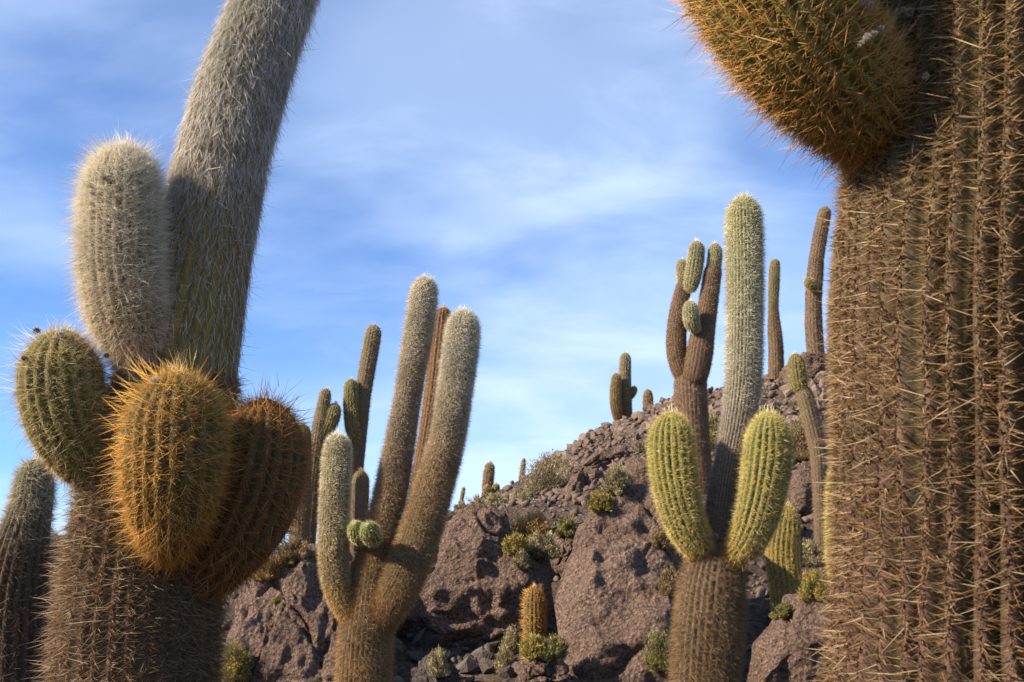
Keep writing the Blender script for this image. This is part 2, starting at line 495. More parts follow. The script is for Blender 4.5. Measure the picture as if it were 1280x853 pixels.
boulder([(690, 706), (696, 676), (712, 660), (728, 668), (726, 700), (708, 724)], 12.2, 55, 0.3,
        label='brown rock wedged between the cracked outcrop and the smooth slab', seed=83, crack=.6, csc=1.6, res=(110, 70), exp=4)
boulder([(500, 880), (505, 835), (530, 812), (560, 815), (580, 835), (590, 880)], 9.4, 55, 0.25,
        label='dark grey rock in the stony gully', seed=71, crack=1.0, csc=2.5, res=(120, 70), mat=ROCKD)

# ------------------------------------------------------------------ stones
def hull_stone(seed, npts=16, mat=None):
    r = np.random.default_rng(seed)
    import bmesh
    bm = bmesh.new()
    for k in range(npts):
        d = r.normal(size=3); d /= np.linalg.norm(d)
        s = r.uniform(0.75, 1.0)
        bm.verts.new(d * s * np.array([1, r.uniform(.75, .95), r.uniform(.6, .8)]))
    res = bmesh.ops.convex_hull(bm, input=bm.verts)
    bmesh.ops.delete(bm, geom=[e for e in res['geom_interior'] if isinstance(e, bmesh.types.BMVert)], context='VERTS')
    bmesh.ops.triangulate(bm, faces=bm.faces[:])
    me = bpy.data.meshes.new('stone')
    bm.to_mesh(me); bm.free()
    me.materials.append(mat or STONE)
    return me
stone_meshes = [hull_stone(100 + k) for k in range(9)]
shade_meshes = [hull_stone(200 + k, 18, STONE_SHADE) for k in range(6)]
small_meshes = [hull_stone(300 + k, 10) for k in range(8)]
def stone(p, size, label, group):
    o = bpy.data.objects.new('stone', random.choice(shade_meshes if label.startswith('dark') else stone_meshes))
    COL.objects.link(o)
    s = size
    o.scale = (s * random.uniform(.8, 1.25), s * random.uniform(.8, 1.2), s * random.uniform(.7, 1.1))
    o.rotation_euler = (random.uniform(-.7, .7), random.uniform(-.7, .7), random.uniform(0, 6.28))
    o.location = (p[0], p[1], p[2] + s * 0.25)
    tag(o, label, 'stone', group)
def inside(poly, x, y):
    c = False
    for i in range(len(poly)):
        x1, y1 = poly[i]; x2, y2 = poly[i - 1]
        if (y1 > y) != (y2 > y) and x < (x2 - x1) * (y - y1) / (y2 - y1) + x1: c = not c
    return c
def scatter_px(poly, n, smin, smax, label, group, y0=8):
    xs = [p[0] for p in poly]; ys = [p[1] for p in poly]
    k = 0; tries = 0
    while k < n and tries < n * 20:
        tries += 1
        x, y = random.uniform(min(xs), max(xs)), random.uniform(min(ys), max(ys))
        if not inside(poly, x, y): continue
        p = hit(x, y, y0)
        if p is None: continue
        stone(p, random.uniform(smin, smax) * random.choice((.7, 1, 1)), label, group)
        k += 1
scatter_px([(690, 572), (740, 540), (800, 518), (850, 500), (850, 530), (800, 545), (770, 552), (740, 552), (700, 590)], 130, .13, .26,
           'rough brown stone in the rubble slope left of the branching cactus', 'stones of the rubble slope below the ridge pair', 15)
scatter_px([(880, 505), (950, 476), (1000, 460), (1035, 455), (1035, 540), (985, 540), (890, 545)], 90, .12, .23,
           'rough brown stone in the rubble slope right of the white column', 'stones of the rubble slope behind the white column', 12)
scatter_px([(510, 800), (560, 790), (640, 800), (690, 810), (640, 853), (520, 853)], 45, .06, .17,
           'dark shade-toned angular stone in the gully under the cracked outcrop', 'stones in the gully', 8)
scatter_px([(745, 600), (790, 580), (830, 590), (845, 612), (800, 625), (750, 630)], 22, .05, .12,
           'small grey-brown stone between shrubs above the smooth slab', 'stones above the smooth slab', 12)
scatter_px([(945, 690), (1035, 660), (1035, 750), (1000, 745), (950, 800)], 16, .05, .11,
           'brown stone around the foot of the slender crooked cactus', 'stones by the slender cactus', 9)
# uncountable small rubble
def rubble_mass():
    vs, fs, off = [], [], 0
    tm = []
    for me in small_meshes:
        v = np.array([x.co[:] for x in me.vertices]); f = np.array([p.vertices[:] for p in me.polygons])
        tm.append((v, f))
    r = np.random.default_rng(5)
    n = 5200
    y = 8.5 + 25 * r.random(n) ** 0.9
    x = (r.random(n) - 0.5) * 2
    x = x * (y * 0.5) + 0.05 * y
    m2 = 3000
    y2 = r.uniform(15, 34, m2); x2 = r.uniform(0.02, .42, m2) * y2
    x = np.concatenate([x, x2]); y = np.concatenate([y, y2])
    y3 = r.uniform(10.5, 19, 800); x3 = r.uniform(-.12, .34, 800) * y3
    x = np.concatenate([x, x3]); y = np.concatenate([y, y3])
    keep = (x > -4)
    x, y = x[keep], y[keep]
    z = terrain(x, y)
    for i in range(len(x)):
        v, f = tm[r.integers(len(tm))]
        s = (0.03 + 0.09 * r.random() ** 2) * (0.55 + y[i] / 26)
        a = r.random() * 6.28
        c, sn = math.cos(a), math.sin(a)
        t = r.normal(size=3) * 0.3
        Rm = np.array([[c, -sn, t[0]], [sn, c, t[1]], [t[2], -t[0], 1]])
        vs.append((v * s) @ Rm.T + np.array([x[i], y[i], z[i] + s * 0.2]))
        fs.append(f + off); off += len(v)
    o = tris_obj('rubble', np.concatenate(vs), np.concatenate(fs), STONE)
    tag(o, 'scattered small brown rubble covering the hillside', 'rubble', kind='stuff')
rubble_mass()

# ------------------------------------------------------------------ cactus builder
def catmull(pts, n_per=14):
    P = np.array(pts, float)
    P = np.vstack([2 * P[0] - P[1], P, 2 * P[-1] - P[-2]])
    out_ = []
    for i in range(1, len(P) - 2):
        p0, p1, p2, p3 = P[i - 1], P[i], P[i + 1], P[i + 2]
        t = np.linspace(0, 1, n_per, endpoint=False)[:, None]
        out_.append(0.5 * ((2 * p1) + (-p0 + p2) * t + (2 * p0 - 5 * p1 + 4 * p2 - p3) * t ** 2 + (-p0 + 3 * p1 - 3 * p2 + p3) * t ** 3))
    out_.append(P[-2:-1])
    return np.vstack(out_)
def lerp_stops(stops, t):
    ts = np.array([s[0] for s in stops]); vals = np.array([s[1] for s in stops], float)
    if vals.ndim == 1: return np.interp(t, ts, vals)
    return np.stack([np.interp(t, ts, vals[:, k]) for k in range(vals.shape[1])], -1)

class Stem:
    """axis, radius and ribs of one cactus stem; everything in world metres"""
    def __init__(s, pts, radii, nribs, rib, ring, tip=1.0, base_round=0.0, seed=0, wob=0.02, per_rib=6):
        c = catmull(np.column_stack([np.array(pts, float), np.array(radii, float)]))
        seg = np.linalg.norm(np.diff(c[:, :3], axis=0), axis=1)
        a = np.concatenate([[0], np.cumsum(seg)])
        L = a[-1]
        s.L = L
        n = max(8, int(L / ring) + 1)
        S = np.linspace(0, L, n)
        rt = radii[-1]
        # finer rings in the dome
        h = rt * tip
        dome = L - h * (1 - np.sin(np.linspace(0, math.pi / 2, 9)))
        S = np.sort(np.concatenate([S[S < L - h], dome]))
        s.S = S
        cur = np.stack([np.interp(S, a, c[:, k]) for k in range(4)], 1)
        # smooth
        for _ in range(2):
            cur[1:-1] = (cur[:-2] + 2 * cur[1:-1] + cur[2:]) / 4
        C = cur[:, :3]; R = cur[:, 3]
        d = np.clip((S - (L - h)) / h, 0, 1)
        R = R * np.sqrt(np.clip(1 - d ** 2, 0.0006, 1))
        if base_round > 0:
            b = np.clip(1 - S / (base_round), 0, 1)
            R = R * np.sqrt(np.clip(1 - b ** 2, 0.02, 1))
        s.C, s.R = C, R
        T = np.gradient(C, axis=0); T /= np.linalg.norm(T, axis=1, keepdims=True)
        ref = np.array([0.0, -1.0, 0.05])
        U = np.zeros_like(T)
        u = ref - T[0] * np.dot(ref, T[0])
        if np.linalg.norm(u) < 0.3:
            u = np.array([1.0, 0, 0]) - T[0] * T[0][0]
        u /= np.linalg.norm(u)
        for i in range(len(T)):
            u = u - T[i] * np.dot(u, T[i]); u /= np.linalg.norm(u); U[i] = u
        s.T, s.U, s.V = T, U, np.cross(T, U)
        s.n, s.rib, s.seed, s.wob, s.per = nribs, rib, seed, wob, per_rib
    def wobble(s, S, k):
        p = np.stack([S * 2.2, k * 3.7, np.full_like(S, s.seed * 1.3)], -1).reshape(-1, 3)
        return (vnoise(p, s.seed) * s.wob).reshape(S.shape)
    def lump(s, S, th):
        p = np.stack([np.cos(th) * 1.2 + s.seed, np.sin(th) * 1.2, S * 2.4], -1).reshape(-1, 3)
        q = np.stack([np.cos(th) * 2.5 + s.seed, np.sin(th) * 2.5, S * 9], -1).reshape(-1, 3)
        return (0.05 * vnoise(p, s.seed + 1) + 0.018 * vnoise(q, s.seed + 2)).reshape(S.shape)
    def surf(s, Sv, thv, crest):
        """Sv arclength, thv angle, crest 0 groove..1 crest (flat arrays) -> positions, normals, tangents, binormals"""
        C = np.stack([np.interp(Sv, s.S, s.C[:, k]) for k in range(3)], -1)
        T = np.stack([np.interp(Sv, s.S, s.T[:, k]) for k in range(3)], -1)
        U = np.stack([np.interp(Sv, s.S, s.U[:, k]) for k in range(3)], -1)
        V = np.stack([np.interp(Sv, s.S, s.V[:, k]) for k in range(3)], -1)
        R = np.interp(Sv, s.S, s.R)
        rr = R * (1 + s.lump(Sv, thv)) * (1 - s.rib * (1 - crest))
        dirn = U * np.cos(thv)[:, None] + V * np.sin(thv)[:, None]
        # dome tilt of the normal
        slope = np.interp(Sv, s.S, np.gradient(s.R, s.S))
        nrm = dirn - T * np.clip(slope, -4, 1.5)[:, None]
        nrm /= np.linalg.norm(nrm, axis=1, keepdims=True)
        B = np.cross(T, dirn)
        return C + dirn * rr[:, None], nrm, T, B
    def body(s, name, parent, org, col_stops, groove_stops=None, mat=None):
        per = s.per
        na = s.n * per
        k = np.arange(na)
        th0 = 2 * math.pi * k / na
        crest = np.abs(np.cos(s.n * th0 / 2)) ** 0.85
        SS, TH = np.meshgrid(s.S, th0, indexing='ij')
        CR = np.repeat(crest[None], len(s.S), 0)
        KK = np.repeat(np.round(k / per)[None] % s.n, len(s.S), 0)
        TH2 = TH + s.wobble(SS, KK) * (CR)
        P, nn, T, B = s.surf(SS.ravel(), TH2.ravel(), CR.ravel())
        t = (SS / s.L).ravel()
        c = lerp_stops(col_stops, t)
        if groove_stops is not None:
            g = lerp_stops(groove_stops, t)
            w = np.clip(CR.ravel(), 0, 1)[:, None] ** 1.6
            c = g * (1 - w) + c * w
        ns = len(s.S)
        ii = np.arange(ns * na).reshape(ns, na)
        qd = np.stack([ii[:-1], np.roll(ii[:-1], -1, 1), np.roll(ii[1:], -1, 1), ii[1:]], -1).reshape(-1, 4)
        o = tris_obj(name, P - org, qd, mat or SKIN, parent, c, smooth=True)
        return o
    def areoles(s, spacing, s0=0.0, s1=None, seed=0, spread=0.0):
        s1 = s.L if s1 is None else s1
        r = np.random.default_rng(seed)
        Sv, Th, K = [], [], []
        m = max(1, int((s1 - s0) / spacing))
        for k in range(s.n):
            a = s0 + (np.arange(m) + 0.5 * (k % 2) + r.uniform(-.25, .25, m)) * spacing
            a = a[(a < s1 - 0.001)]
            Rl = np.interp(a, s.S, s.R)
            full = np.max(s.R[max(0, len(s.R) - 14):])
            a = a[r.random(len(a)) < np.clip(Rl / (0.45 * full), 0.12, 1)]
            Sv.append(a); Th.append(np.full(len(a), 2 * math.pi * k / s.n)); K.append(np.full(len(a), float(k)))
        Sv = np.concatenate(Sv); Th = np.concatenate(Th); K = np.concatenate(K)
        Th = Th + s.wobble(Sv, K)
        if spread > 0:
            offs = r.uniform(-.5, .5, len(Sv)) * spread
            crest = np.abs(np.cos(math.pi * offs)) ** 0.85
            P, nn, T, B = s.surf(Sv, Th + offs * 2 * math.pi / s.n, crest)
        else:
            P, nn, T, B = s.surf(Sv, Th, np.ones_like(Sv))
        return Sv, P, nn, T, B

class SpineBag:
    def __init__(s): s.v, s.f, s.c, s.off = [], [], [], 0
    def ribbons(s, P, D, Ln, Wd, bend, col, r):
        """3-tri curved blades"""
        n = len(P)
        side = np.cross(D, r.normal(size=(n, 3)))
        side /= np.linalg.norm(side, axis=1, keepdims=True) + 1e-9
        m = P + D * (Ln * 0.55)[:, None] + bend * (Ln * 0.22)[:, None]
        e = P + D * (Ln)[:, None] + bend * (Ln * 0.75)[:, None]
        w = (Wd / 2)[:, None]
        V = np.stack([P - side * w, P + side * w, m - side * w * .8, m + side * w * .8, e], 1).reshape(-1, 3)
        b = (np.arange(n) * 5)[:, None] + s.off
        F = np.stack([b + np.array([0, 1, 3]), b + np.array([0, 3, 2]), b + np.array([2, 3, 4])], 1).reshape(-1, 3)
        s.v.append(V); s.f.append(F); s.c.append(np.repeat(col, 5, 0)); s.off += n * 5
    def blades(s, P, D, Ln, Wd, bend, col, r):
        """single-triangle hairs for fine fur"""
        n = len(P)
        side = np.cross(D, r.normal(size=(n, 3)))
        side /= np.linalg.norm(side, axis=1, keepdims=True) + 1e-9
        e = P + D * Ln[:, None] + bend * (Ln * .5)[:, None]
        w = (Wd / 2)[:, None]
        V = np.stack([P - side * w, P + side * w, e], 1).reshape(-1, 3)
        F = np.arange(n * 3).reshape(n, 3) + s.off
        s.v.append(V); s.f.append(F); s.c.append(np.repeat(col, 3, 0)); s.off += n * 3
    def cones(s, P, D, Ln, Wd, bend, col, r):
        """straight stiff spines, three-sided"""
        n = len(P)
        a = np.cross(D, r.normal(size=(n, 3))); a /= np.linalg.norm(a, axis=1, keepdims=True) + 1e-9
        b2 = np.cross(D, a)
        w = (Wd / 2)[:, None]
        e = P + D * Ln[:, None] + bend * (Ln * .3)[:, None]
        V = np.stack([P + a * w, P + (-.5 * a + .87 * b2) * w, P + (-.5 * a - .87 * b2) * w, e], 1).reshape(-1, 3)
        b = (np.arange(n) * 4)[:, None] + s.off
        F = np.stack([b + np.array([0, 1, 3]), b + np.array([1, 2, 3]), b + np.array([2, 0, 3])], 1).reshape(-1, 3)
        cc = np.stack([col * .8, col * .8, col * .8, np.minimum(col * 1.15, .95)], 1).reshape(-1, 3)
        s.v.append(V); s.f.append(F); s.c.append(cc); s.off += n * 4
    def build(s, name, parent, org, mat):
        if not s.v: return None
        o = tris_obj(name, np.concatenate(s.v) - org, np.concatenate(s.f), mat, parent, np.concatenate(s.c))
        o['kind'] = 'stuff'
        return o

def add_spines(stem, bag, lay, seed):
    """lay: dict(spacing,n,len,wid,out,side,along,droop,cols,shape,rng,cnt)"""
    r = np.random.default_rng(seed)
    s0 = lay.get('rng', (0, 1))[0] * stem.L
    s1 = lay.get('rng', (0, 1))[1] * stem.L
    spread = lay.get('spread', 0.0)
    sub = lay.get('sub', 1)
    Sv, P, nn, T, B = stem.areoles(lay['spacing'] / sub, s0, s1, seed, spread)
    n = lay['n'] / sub
    if 'cnt' in lay:
        keepn = lerp_stops(lay['cnt'], Sv / stem.L) / sub
    else:
        keepn = np.full(len(Sv), float(n))
    rep = np.floor(keepn + r.random(len(Sv))).astype(int)
    ix = np.repeat(np.arange(len(Sv)), rep)
    m = len(ix)
    if m == 0: return
    P, nn, T, B, Sv = P[ix], nn[ix], T[ix], B[ix], Sv[ix]
    t = Sv / stem.L
    jit = lay.get('jit', 0.006)
    P = P + T * r.normal(0, jit, m)[:, None] + B * r.normal(0, jit * .6, m)[:, None] - nn * 0.002
    o_, sd, al = lay['out'], lay['side'], lay['along']
    D = nn * r.uniform(o_[0], o_[1], m)[:, None] + B * (r.choice([-1, 1], m) * r.uniform(sd[0], sd[1], m))[:, None] + T * r.uniform(al[0], al[1], m)[:, None]
    D += r.normal(0, 0.12, (m, 3))
    D /= np.linalg.norm(D, axis=1, keepdims=True)
    Ln = r.uniform(lay['len'][0], lay['len'][1], m)
    if 'lens' in lay: Ln = Ln * lerp_stops(lay['lens'], t)
    ft = lay.get('topgrow')
    if ft: Ln = Ln * (1 + ft * np.clip((Sv - (stem.L - stem.R[-12] * 1.2)) / (stem.R[-12] * 1.2), 0, 1))
    Wd = np.full(m, lay['wid']) * r.uniform(.7, 1.3, m)
    dr = lay.get('droop', 0.0)
    bend = np.zeros((m, 3)); bend[:, 2] = -dr
    bend += r.normal(0, 0.15, (m, 3))
    ca = lerp_stops(lay['cols'], t)
    cb = lerp_stops(lay.get('cols2', lay['cols']), t)
    k = r.random(m)[:, None] ** 1.3
    # clumpy colour differences between patches
    pn = vnoise(P * 9.0, seed + 3)[:, None]
    col = (ca * (1 - k) + cb * k) * (1 + 0.22 * pn) * r.uniform(.75, 1.2, m)[:, None]
    lum = col.mean(1, keepdims=True)
    col = np.clip(lum + (col - lum) * 1.14, 0.01, 0.92) * np.array([.91, .885, .85])
    {'cone': bag.cones, 'curl': bag.ribbons}.get(lay.get('shape'), bag.blades)(P, D, Ln, Wd, bend, col, r)

_seed = [1000]
def make_stem(root, org, part, pts, radii, nribs, rib, ring, skin, groove, layers, tip=1.5, base_round=0.0, wob=0.02, per=6, label=None, mat=None):
    _seed[0] += 17
    sd = _seed[0]
    st = Stem(pts, radii, nribs, rib, ring, tip, base_round, sd % 97, wob, per)
    o = st.body(part, root, org, skin, groove)
    if label: o['label'] = label
    bag = SpineBag()
    for i, l in enumerate(layers):
        add_spines(st, bag, l, sd + i * 3)
    # tuft of young spines at the growing point
    if layers:
        r = np.random.default_rng(sd + 99)
        l = layers[0]
        rt = float(np.max(st.R[-14:]))
        m = 90
        d = r.normal(0, .32, (m, 3)) + st.T[-1]
        d /= np.linalg.norm(d, axis=1, keepdims=True)
        cb = np.array(l.get('cols2', l['cols'])[-1][1]) * 1.1
        P0 = st.C[-1] + r.normal(0, 1, (m, 3)) * rt * .13 - st.T[-1] * rt * .08
        bag.blades(P0, d, rt * r.uniform(.15, .42, m), np.full(m, max(l['wid'] * 1.2, rt * .012)), r.normal(0, .1, (m, 3)), np.clip(cb * r.uniform(.8, 1.1, m)[:, None], 0, .9), r)
    bag.build('spines', o, org, mat or SPINE)
    # the spines share the stem's local frame
    return o, st

def px_path(pts, Y):
    """(px,py,r_px[,dY]) -> points and radii in metres"""
    P, R = [], []
    for a in pts:
        y = Y + (a[3] if len(a) > 3 else 0)
        p = at(a[0], a[1], y)
        P.append(p); R.append(a[2] * depth(p) / FPX * (0.91 if Y > 1.75 else 1.0))   # outlines were read at the spine tips
    return P, R
def ground_path(pts, Y, flare=1.0, sink=0.08):
    """extend the lowest point straight down into the ground"""
    P, R = px_path(pts, Y)
    p0 = P[0]; d = P[1] - P[0]
    g = th(p0[0], p0[1]) - sink
    if p0[2] - g > 0.05:
        n = max(1, int((p0[2] - g) / 0.35))
        ext = []
        for k in range(n):
            f = (k + 1) / n
            ext.append((np.array([p0[0], p0[1], p0[2] + (g - p0[2]) * f]), R[0] * (1 + (flare - 1) * f)))
        for q, rr in ext:
            P.insert(0, q); R.insert(0, rr)
    return P, R

# ---- colour sets (albedo)
WHITE = (0.66, 0.62, 0.52); CREAM = (0.60, 0.52, 0.36); TAN = (0.38, 0.27, 0.15); BRN = (0.22, 0.145, 0.085); DKB = (0.12, 0.08, 0.055)
ORG = (0.58, 0.27, 0.06); YEL = (0.66, 0.45, 0.13); PYEL = (0.68, 0.56, 0.25); GREY = (0.36, 0.33, 0.29); RUST = (0.34, 0.16, 0.06)
GRN = (0.10, 0.125, 0.03); DGRN = (0.05, 0.06, 0.02); CORK = (0.13, 0.09, 0.065); OLV = (0.17, 0.15, 0.03)

def cactus(label, base_pt, name='cactus', group=None):
    return thing(name, label, 'cactus', tuple(base_pt), group), np.array(base_pt, float)

# =================================================== 1 big trunk on the right, with an orange arm
P, R = ground_path([(1318, 860, 268), (1314, 700, 266), (1312, 500, 262), (1314, 330, 256), (1318, 180, 252), (1322, 40, 248), (1330, -100, 238), (1340, -260, 215), (1345, -380, 185)], 1.7, 1.05)
root, org = cactus('massive ribbed brown trunk with long grey spines and an orange-spined arm', P[0])
make_stem(root, org, 'trunk', P, R, 52, 0.105, 0.036,
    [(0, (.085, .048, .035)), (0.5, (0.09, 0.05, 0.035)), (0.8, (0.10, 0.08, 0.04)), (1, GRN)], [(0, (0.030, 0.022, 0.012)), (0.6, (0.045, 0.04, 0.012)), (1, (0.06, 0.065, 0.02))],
    [dict(spacing=0.014, n=15, len=(.012, .038), wid=.0017, sub=2, spread=.3, out=(.25, .9), side=(.25, 1.0), along=(-.5, .35), cols=[(0, (.095, .058, .040)), (1, (.26, .15, .065))], cols2=[(0, (.27, .19, .13)), (1, (.42, .30, .15))], jit=.004),  # lower spine tones darkened to stand in for shadow on the trunk
     dict(spacing=0.022, n=0.9, len=(.030, .062), wid=.0019, out=(.35, 1), side=(.1, 1.0), along=(-.75, .3), cols=[(0, (.16, .11, .075)), (1, (.40, .26, .11))], cols2=[(0, (.46, .39, .31)), (1, (.6, .48, .28))], shape='cone', jit=.004),
     dict(spacing=0.010, n=11, len=(.008, .026), wid=.0015, out=(.15, .7), side=(.2, 1.0), along=(-.9, .5), cols=[(0, (.075, .043, .028)), (1, (.15, .09, .045))], cols2=[(0, (.20, .125, .075)), (1, (.30, .19, .095))], jit=.004, spread=1.0, sub=3),
     dict(spacing=0.012, n=5, len=(.005, .011), wid=.0045, out=(.3, 1), side=(0, .6), along=(-1, 1), cols=[(0, (.045, .03, .022)), (1, (.05, .035, .02))], jit=.003)], wob=0.03, per=6)
P, R = px_path([(1165, 185, 55, .14), (1112, 158, 66, .05), (1054, 108, 80, -.02), (1000, 50, 88, -.06), (956, -20, 92, -.08), (921, -105, 94, -.10), (902, -220, 90, -.10), (898, -330, 78, -.10)], 1.62)
arm, stA = make_stem(root, org, 'arm', P, R, 26, 0.14, 0.024,
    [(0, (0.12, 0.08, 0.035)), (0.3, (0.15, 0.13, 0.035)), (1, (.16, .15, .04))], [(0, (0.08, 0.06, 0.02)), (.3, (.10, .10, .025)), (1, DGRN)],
    [dict(spacing=0.012, n=12, len=(.016, .038), wid=.0014, spread=.55, sub=3, out=(.35, 1), side=(.1, .95), along=(-.4, .6), cols=[(0, (.46, .22, .07)), (.4, (.58, .33, .10)), (1, (.62, .40, .12))], cols2=[(0, (.60, .36, .14)), (.4, (.72, .50, .22)), (1, (.76, .58, .28))], shape='cone'),
     dict(spacing=0.018, n=1.4, len=(.04, .075), wid=.0018, out=(.6, 1), side=(0, .8), along=(-.2, .7), cols=[(0, (.50, .22, .07)), (1, (.6, .32, .1))], cols2=[(0, (.62, .42, .2)), (1, (.7, .5, .25))], shape='cone')],
    label='arm covered in dense orange spines')
def dried_flowers(root, org, spots, Y, cols, size):
    r = np.random.default_rng(int(sum(s[0] for s in spots)))
    vs, fs, off = [], [], 0
    for ch in root.children:
        if ch.name.split('.')[0] in ('trunk', 'arm'):
            me = ch.data
            co = np.zeros(len(me.vertices) * 3, np.float32); me.vertices.foreach_get('co', co)
            li = np.zeros(len(me.loops), np.int32); me.loops.foreach_get('vertex_index', li)
            vs.append(co.reshape(-1, 3) + org); fs.append(li.reshape(-1, 4) + off); off += len(me.vertices)
    bv = BVHTree.FromPolygons(np.concatenate(vs).tolist(), np.concatenate(fs).tolist())
    for (px, py, rp) in spots:
        d_ = Vector(ray(px, py)).normalized()
        h_ = bv.ray_cast(Vector(EYE), d_)
        if h_[0] is not None:
            p = np.array(h_[0] - d_ * (0.022 if py > 130 else 0.055)); Y = p[1]
        else:
            q_ = bv.find_nearest(Vector(at(px, py, Y)))
            p = np.array(at(px, py, q_[0][1]))
            p = np.array(q_[0]) + (p - np.array(q_[0])) * min(1.0, .04 / max(1e-6, np.linalg.norm(p - np.array(q_[0]))))
        rad = rp * Y / FPX
        bag = SpineBag()
        n = 700
        d = r.normal(size=(n, 3)); d /= np.linalg.norm(d, axis=1, keepdims=True)
        base = p + d * np.array([1, .8, .8]) * (rad * r.uniform(.2, .75, n))[:, None]
        col = np.array(cols)[r.integers(len(cols), size=n)] * r.uniform(.7, 1.1, n)[:, None]
        bag.ribbons(base, d, r.uniform(.2, .5, n) * rad, np.full(n, rad * .10), r.normal(0, .6, (n, 3)), col, r)
        o = bag.build('dried_flower', root, org, FLUFF)
        del o['kind']
fl = [(.62, .57, .50), (.45, .40, .33), (.28, .23, .17)]
dried_flowers(root, org, [(1077, 54, 5), (1084, 46, 6), (1092, 42, 5), (1101, 37, 6), (1109, 32, 5), (1113, 22, 6), (1121, 15, 5), (1129, 12, 4), (1137, 15, 7), (1084, 6, 8)], 1.33, fl, 1)
dried_flowers(root, org, [(1157, 95, 5)], 1.33, fl, 1)

# =================================================== 2 big cactus on the left with four stubby arms
P, R = ground_path([(172, 860, 110), (176, 760, 107), (184, 660, 99), (200, 560, 88), (220, 480, 77), (238, 400, 69), (256, 300, 64), (277, 200, 62), (305, 100, 59), (342, 0, 53), (380, -110, 50), (420, -230, 48), (445, -330, 46)], 3.0, 1.05)
root, org = cactus('tall woolly grey column with four stubby arms and a thick spiny brown foot', P[0])
zz0, zz1 = P[0][2], P[-1][2]
tz = lambda py: 0.0 if False else (at(250, py, 3.0)[2] - zz0) / (zz1 - zz0)
ta, tb, tcx, td = tz(560), tz(470), tz(330), tz(180)
make_stem(root, org, 'trunk', P, R, 32, 0.11, 0.032,
    [(0, (.085, .055, .04)), (ta, (.085, .055, .035)), (tb, (.10, .08, .04)), (tcx, (.11, .085, .04)), (td, (.13, .11, .07)), (1, GRN)],
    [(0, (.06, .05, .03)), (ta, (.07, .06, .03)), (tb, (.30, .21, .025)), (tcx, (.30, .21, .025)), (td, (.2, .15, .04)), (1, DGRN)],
    [dict(spacing=.012, n=14, rng=(0, tb), len=(.01, .032), wid=.0016, out=(.2, .8), side=(.1, 1), along=(-.9, .4), cols=[(0, (.11, .065, .035))], cols2=[(0, (.30, .19, .10))], spread=.85, sub=3),
     dict(spacing=.015, n=12, rng=(0, tb), len=(.02, .05), wid=.0021, sub=2, spread=.25, out=(.3, 1), side=(.2, 1), along=(-.6, .4), cols=[(0, (.16, .10, .055)), (1, (.22, .13, .06))], cols2=[(0, (.34, .24, .15)), (1, (.38, .26, .13))]),
     dict(spacing=.02, n=2.2, rng=(0, tb), len=(.04, .085), wid=.0022, out=(.4, 1), side=(0, 1), along=(-.8, .2), cols=[(0, (.22, .15, .09))], cols2=[(0, (.46, .37, .27))], shape='cone'),
     dict(spacing=.013, n=9, shape='curl', rng=(tb * .9, td * .97), len=(.02, .045), wid=.0011, out=(.05, .30), side=(0, .5), along=(-1.1, -.35), droop=.6, sub=3, spread=.22, cols=[(0, (.36, .32, .27)), (1, (.46, .43, .39))], cols2=[(0, (.54, .50, .43)), (1, (.68, .65, .60))], cnt=[(tb * .9, 4), (tb, 4.5), (tcx, 6), (tcx * .45 + td * .55, 10), (td, 13)]),
     dict(spacing=.012, n=9, shape='curl', rng=(tcx, 1), len=(.022, .05), wid=.0010, out=(.05, .34), side=(0, .6), along=(-1.1, -.2), droop=.55, sub=3, spread=.8, cols=[(0, (.44, .41, .37)), (1, (.52, .49, .45))], cols2=[(0, (.66, .63, .58)), (1, (.78, .75, .70))], cnt=[(tcx, 0.2), (tcx * .5 + td * .5, 4), (td, 14), (1, 15)]),
     dict(spacing=.03, n=.8, rng=(tb, 1), len=(.04, .08), wid=.0014, out=(.2, .8), side=(0, .9), along=(-.8, .4), droop=.2, cols=[(0, (.55, .50, .38))], cols2=[(0, (.70, .64, .5))])], wob=.03, per=5)
# woolly white arm
P, R = px_path([(215, 470, 24, .04), (182, 438, 40, -.04), (162, 400, 50, -.1), (152, 340, 54, -.12), (151, 280, 54, -.12), (153, 230, 51, -.12), (155, 182, 47, -.12)], 2.95)
make_stem(root, org, 'arm', P, R, 26, 0.09, 0.020, [(0, (.18, .11, .06)), (.4, (.22, .18, .10)), (1, (.30, .27, .18))], [(0, (.09, .075, .04))],
    [dict(spacing=.011, n=23, len=(.018, .040), wid=.0009, spread=.9, sub=4, out=(.3, .95), side=(0, .8), along=(-.5, .35), droop=.1, cols=[(0, (.56, .34, .19)), (.25, (.62, .50, .34)), (.5, (.70, .63, .50)), (1, (.80, .73, .60))], cols2=[(0, (.70, .50, .34)), (.25, (.80, .70, .54)), (.5, (.88, .82, .70)), (1, (.92, .88, .78))]),
     dict(spacing=.016, n=8, len=(.035, .072), wid=.0009, spread=.7, out=(.5, 1), side=(0, .6), along=(-.4, .4), droop=.15, cols=[(0, (.6, .45, .3)), (.4, (.7, .64, .5))], cols2=[(0, (.82, .78, .66))], topgrow=.4)],
    label='short arm wrapped in soft white wool', base_round=.05)
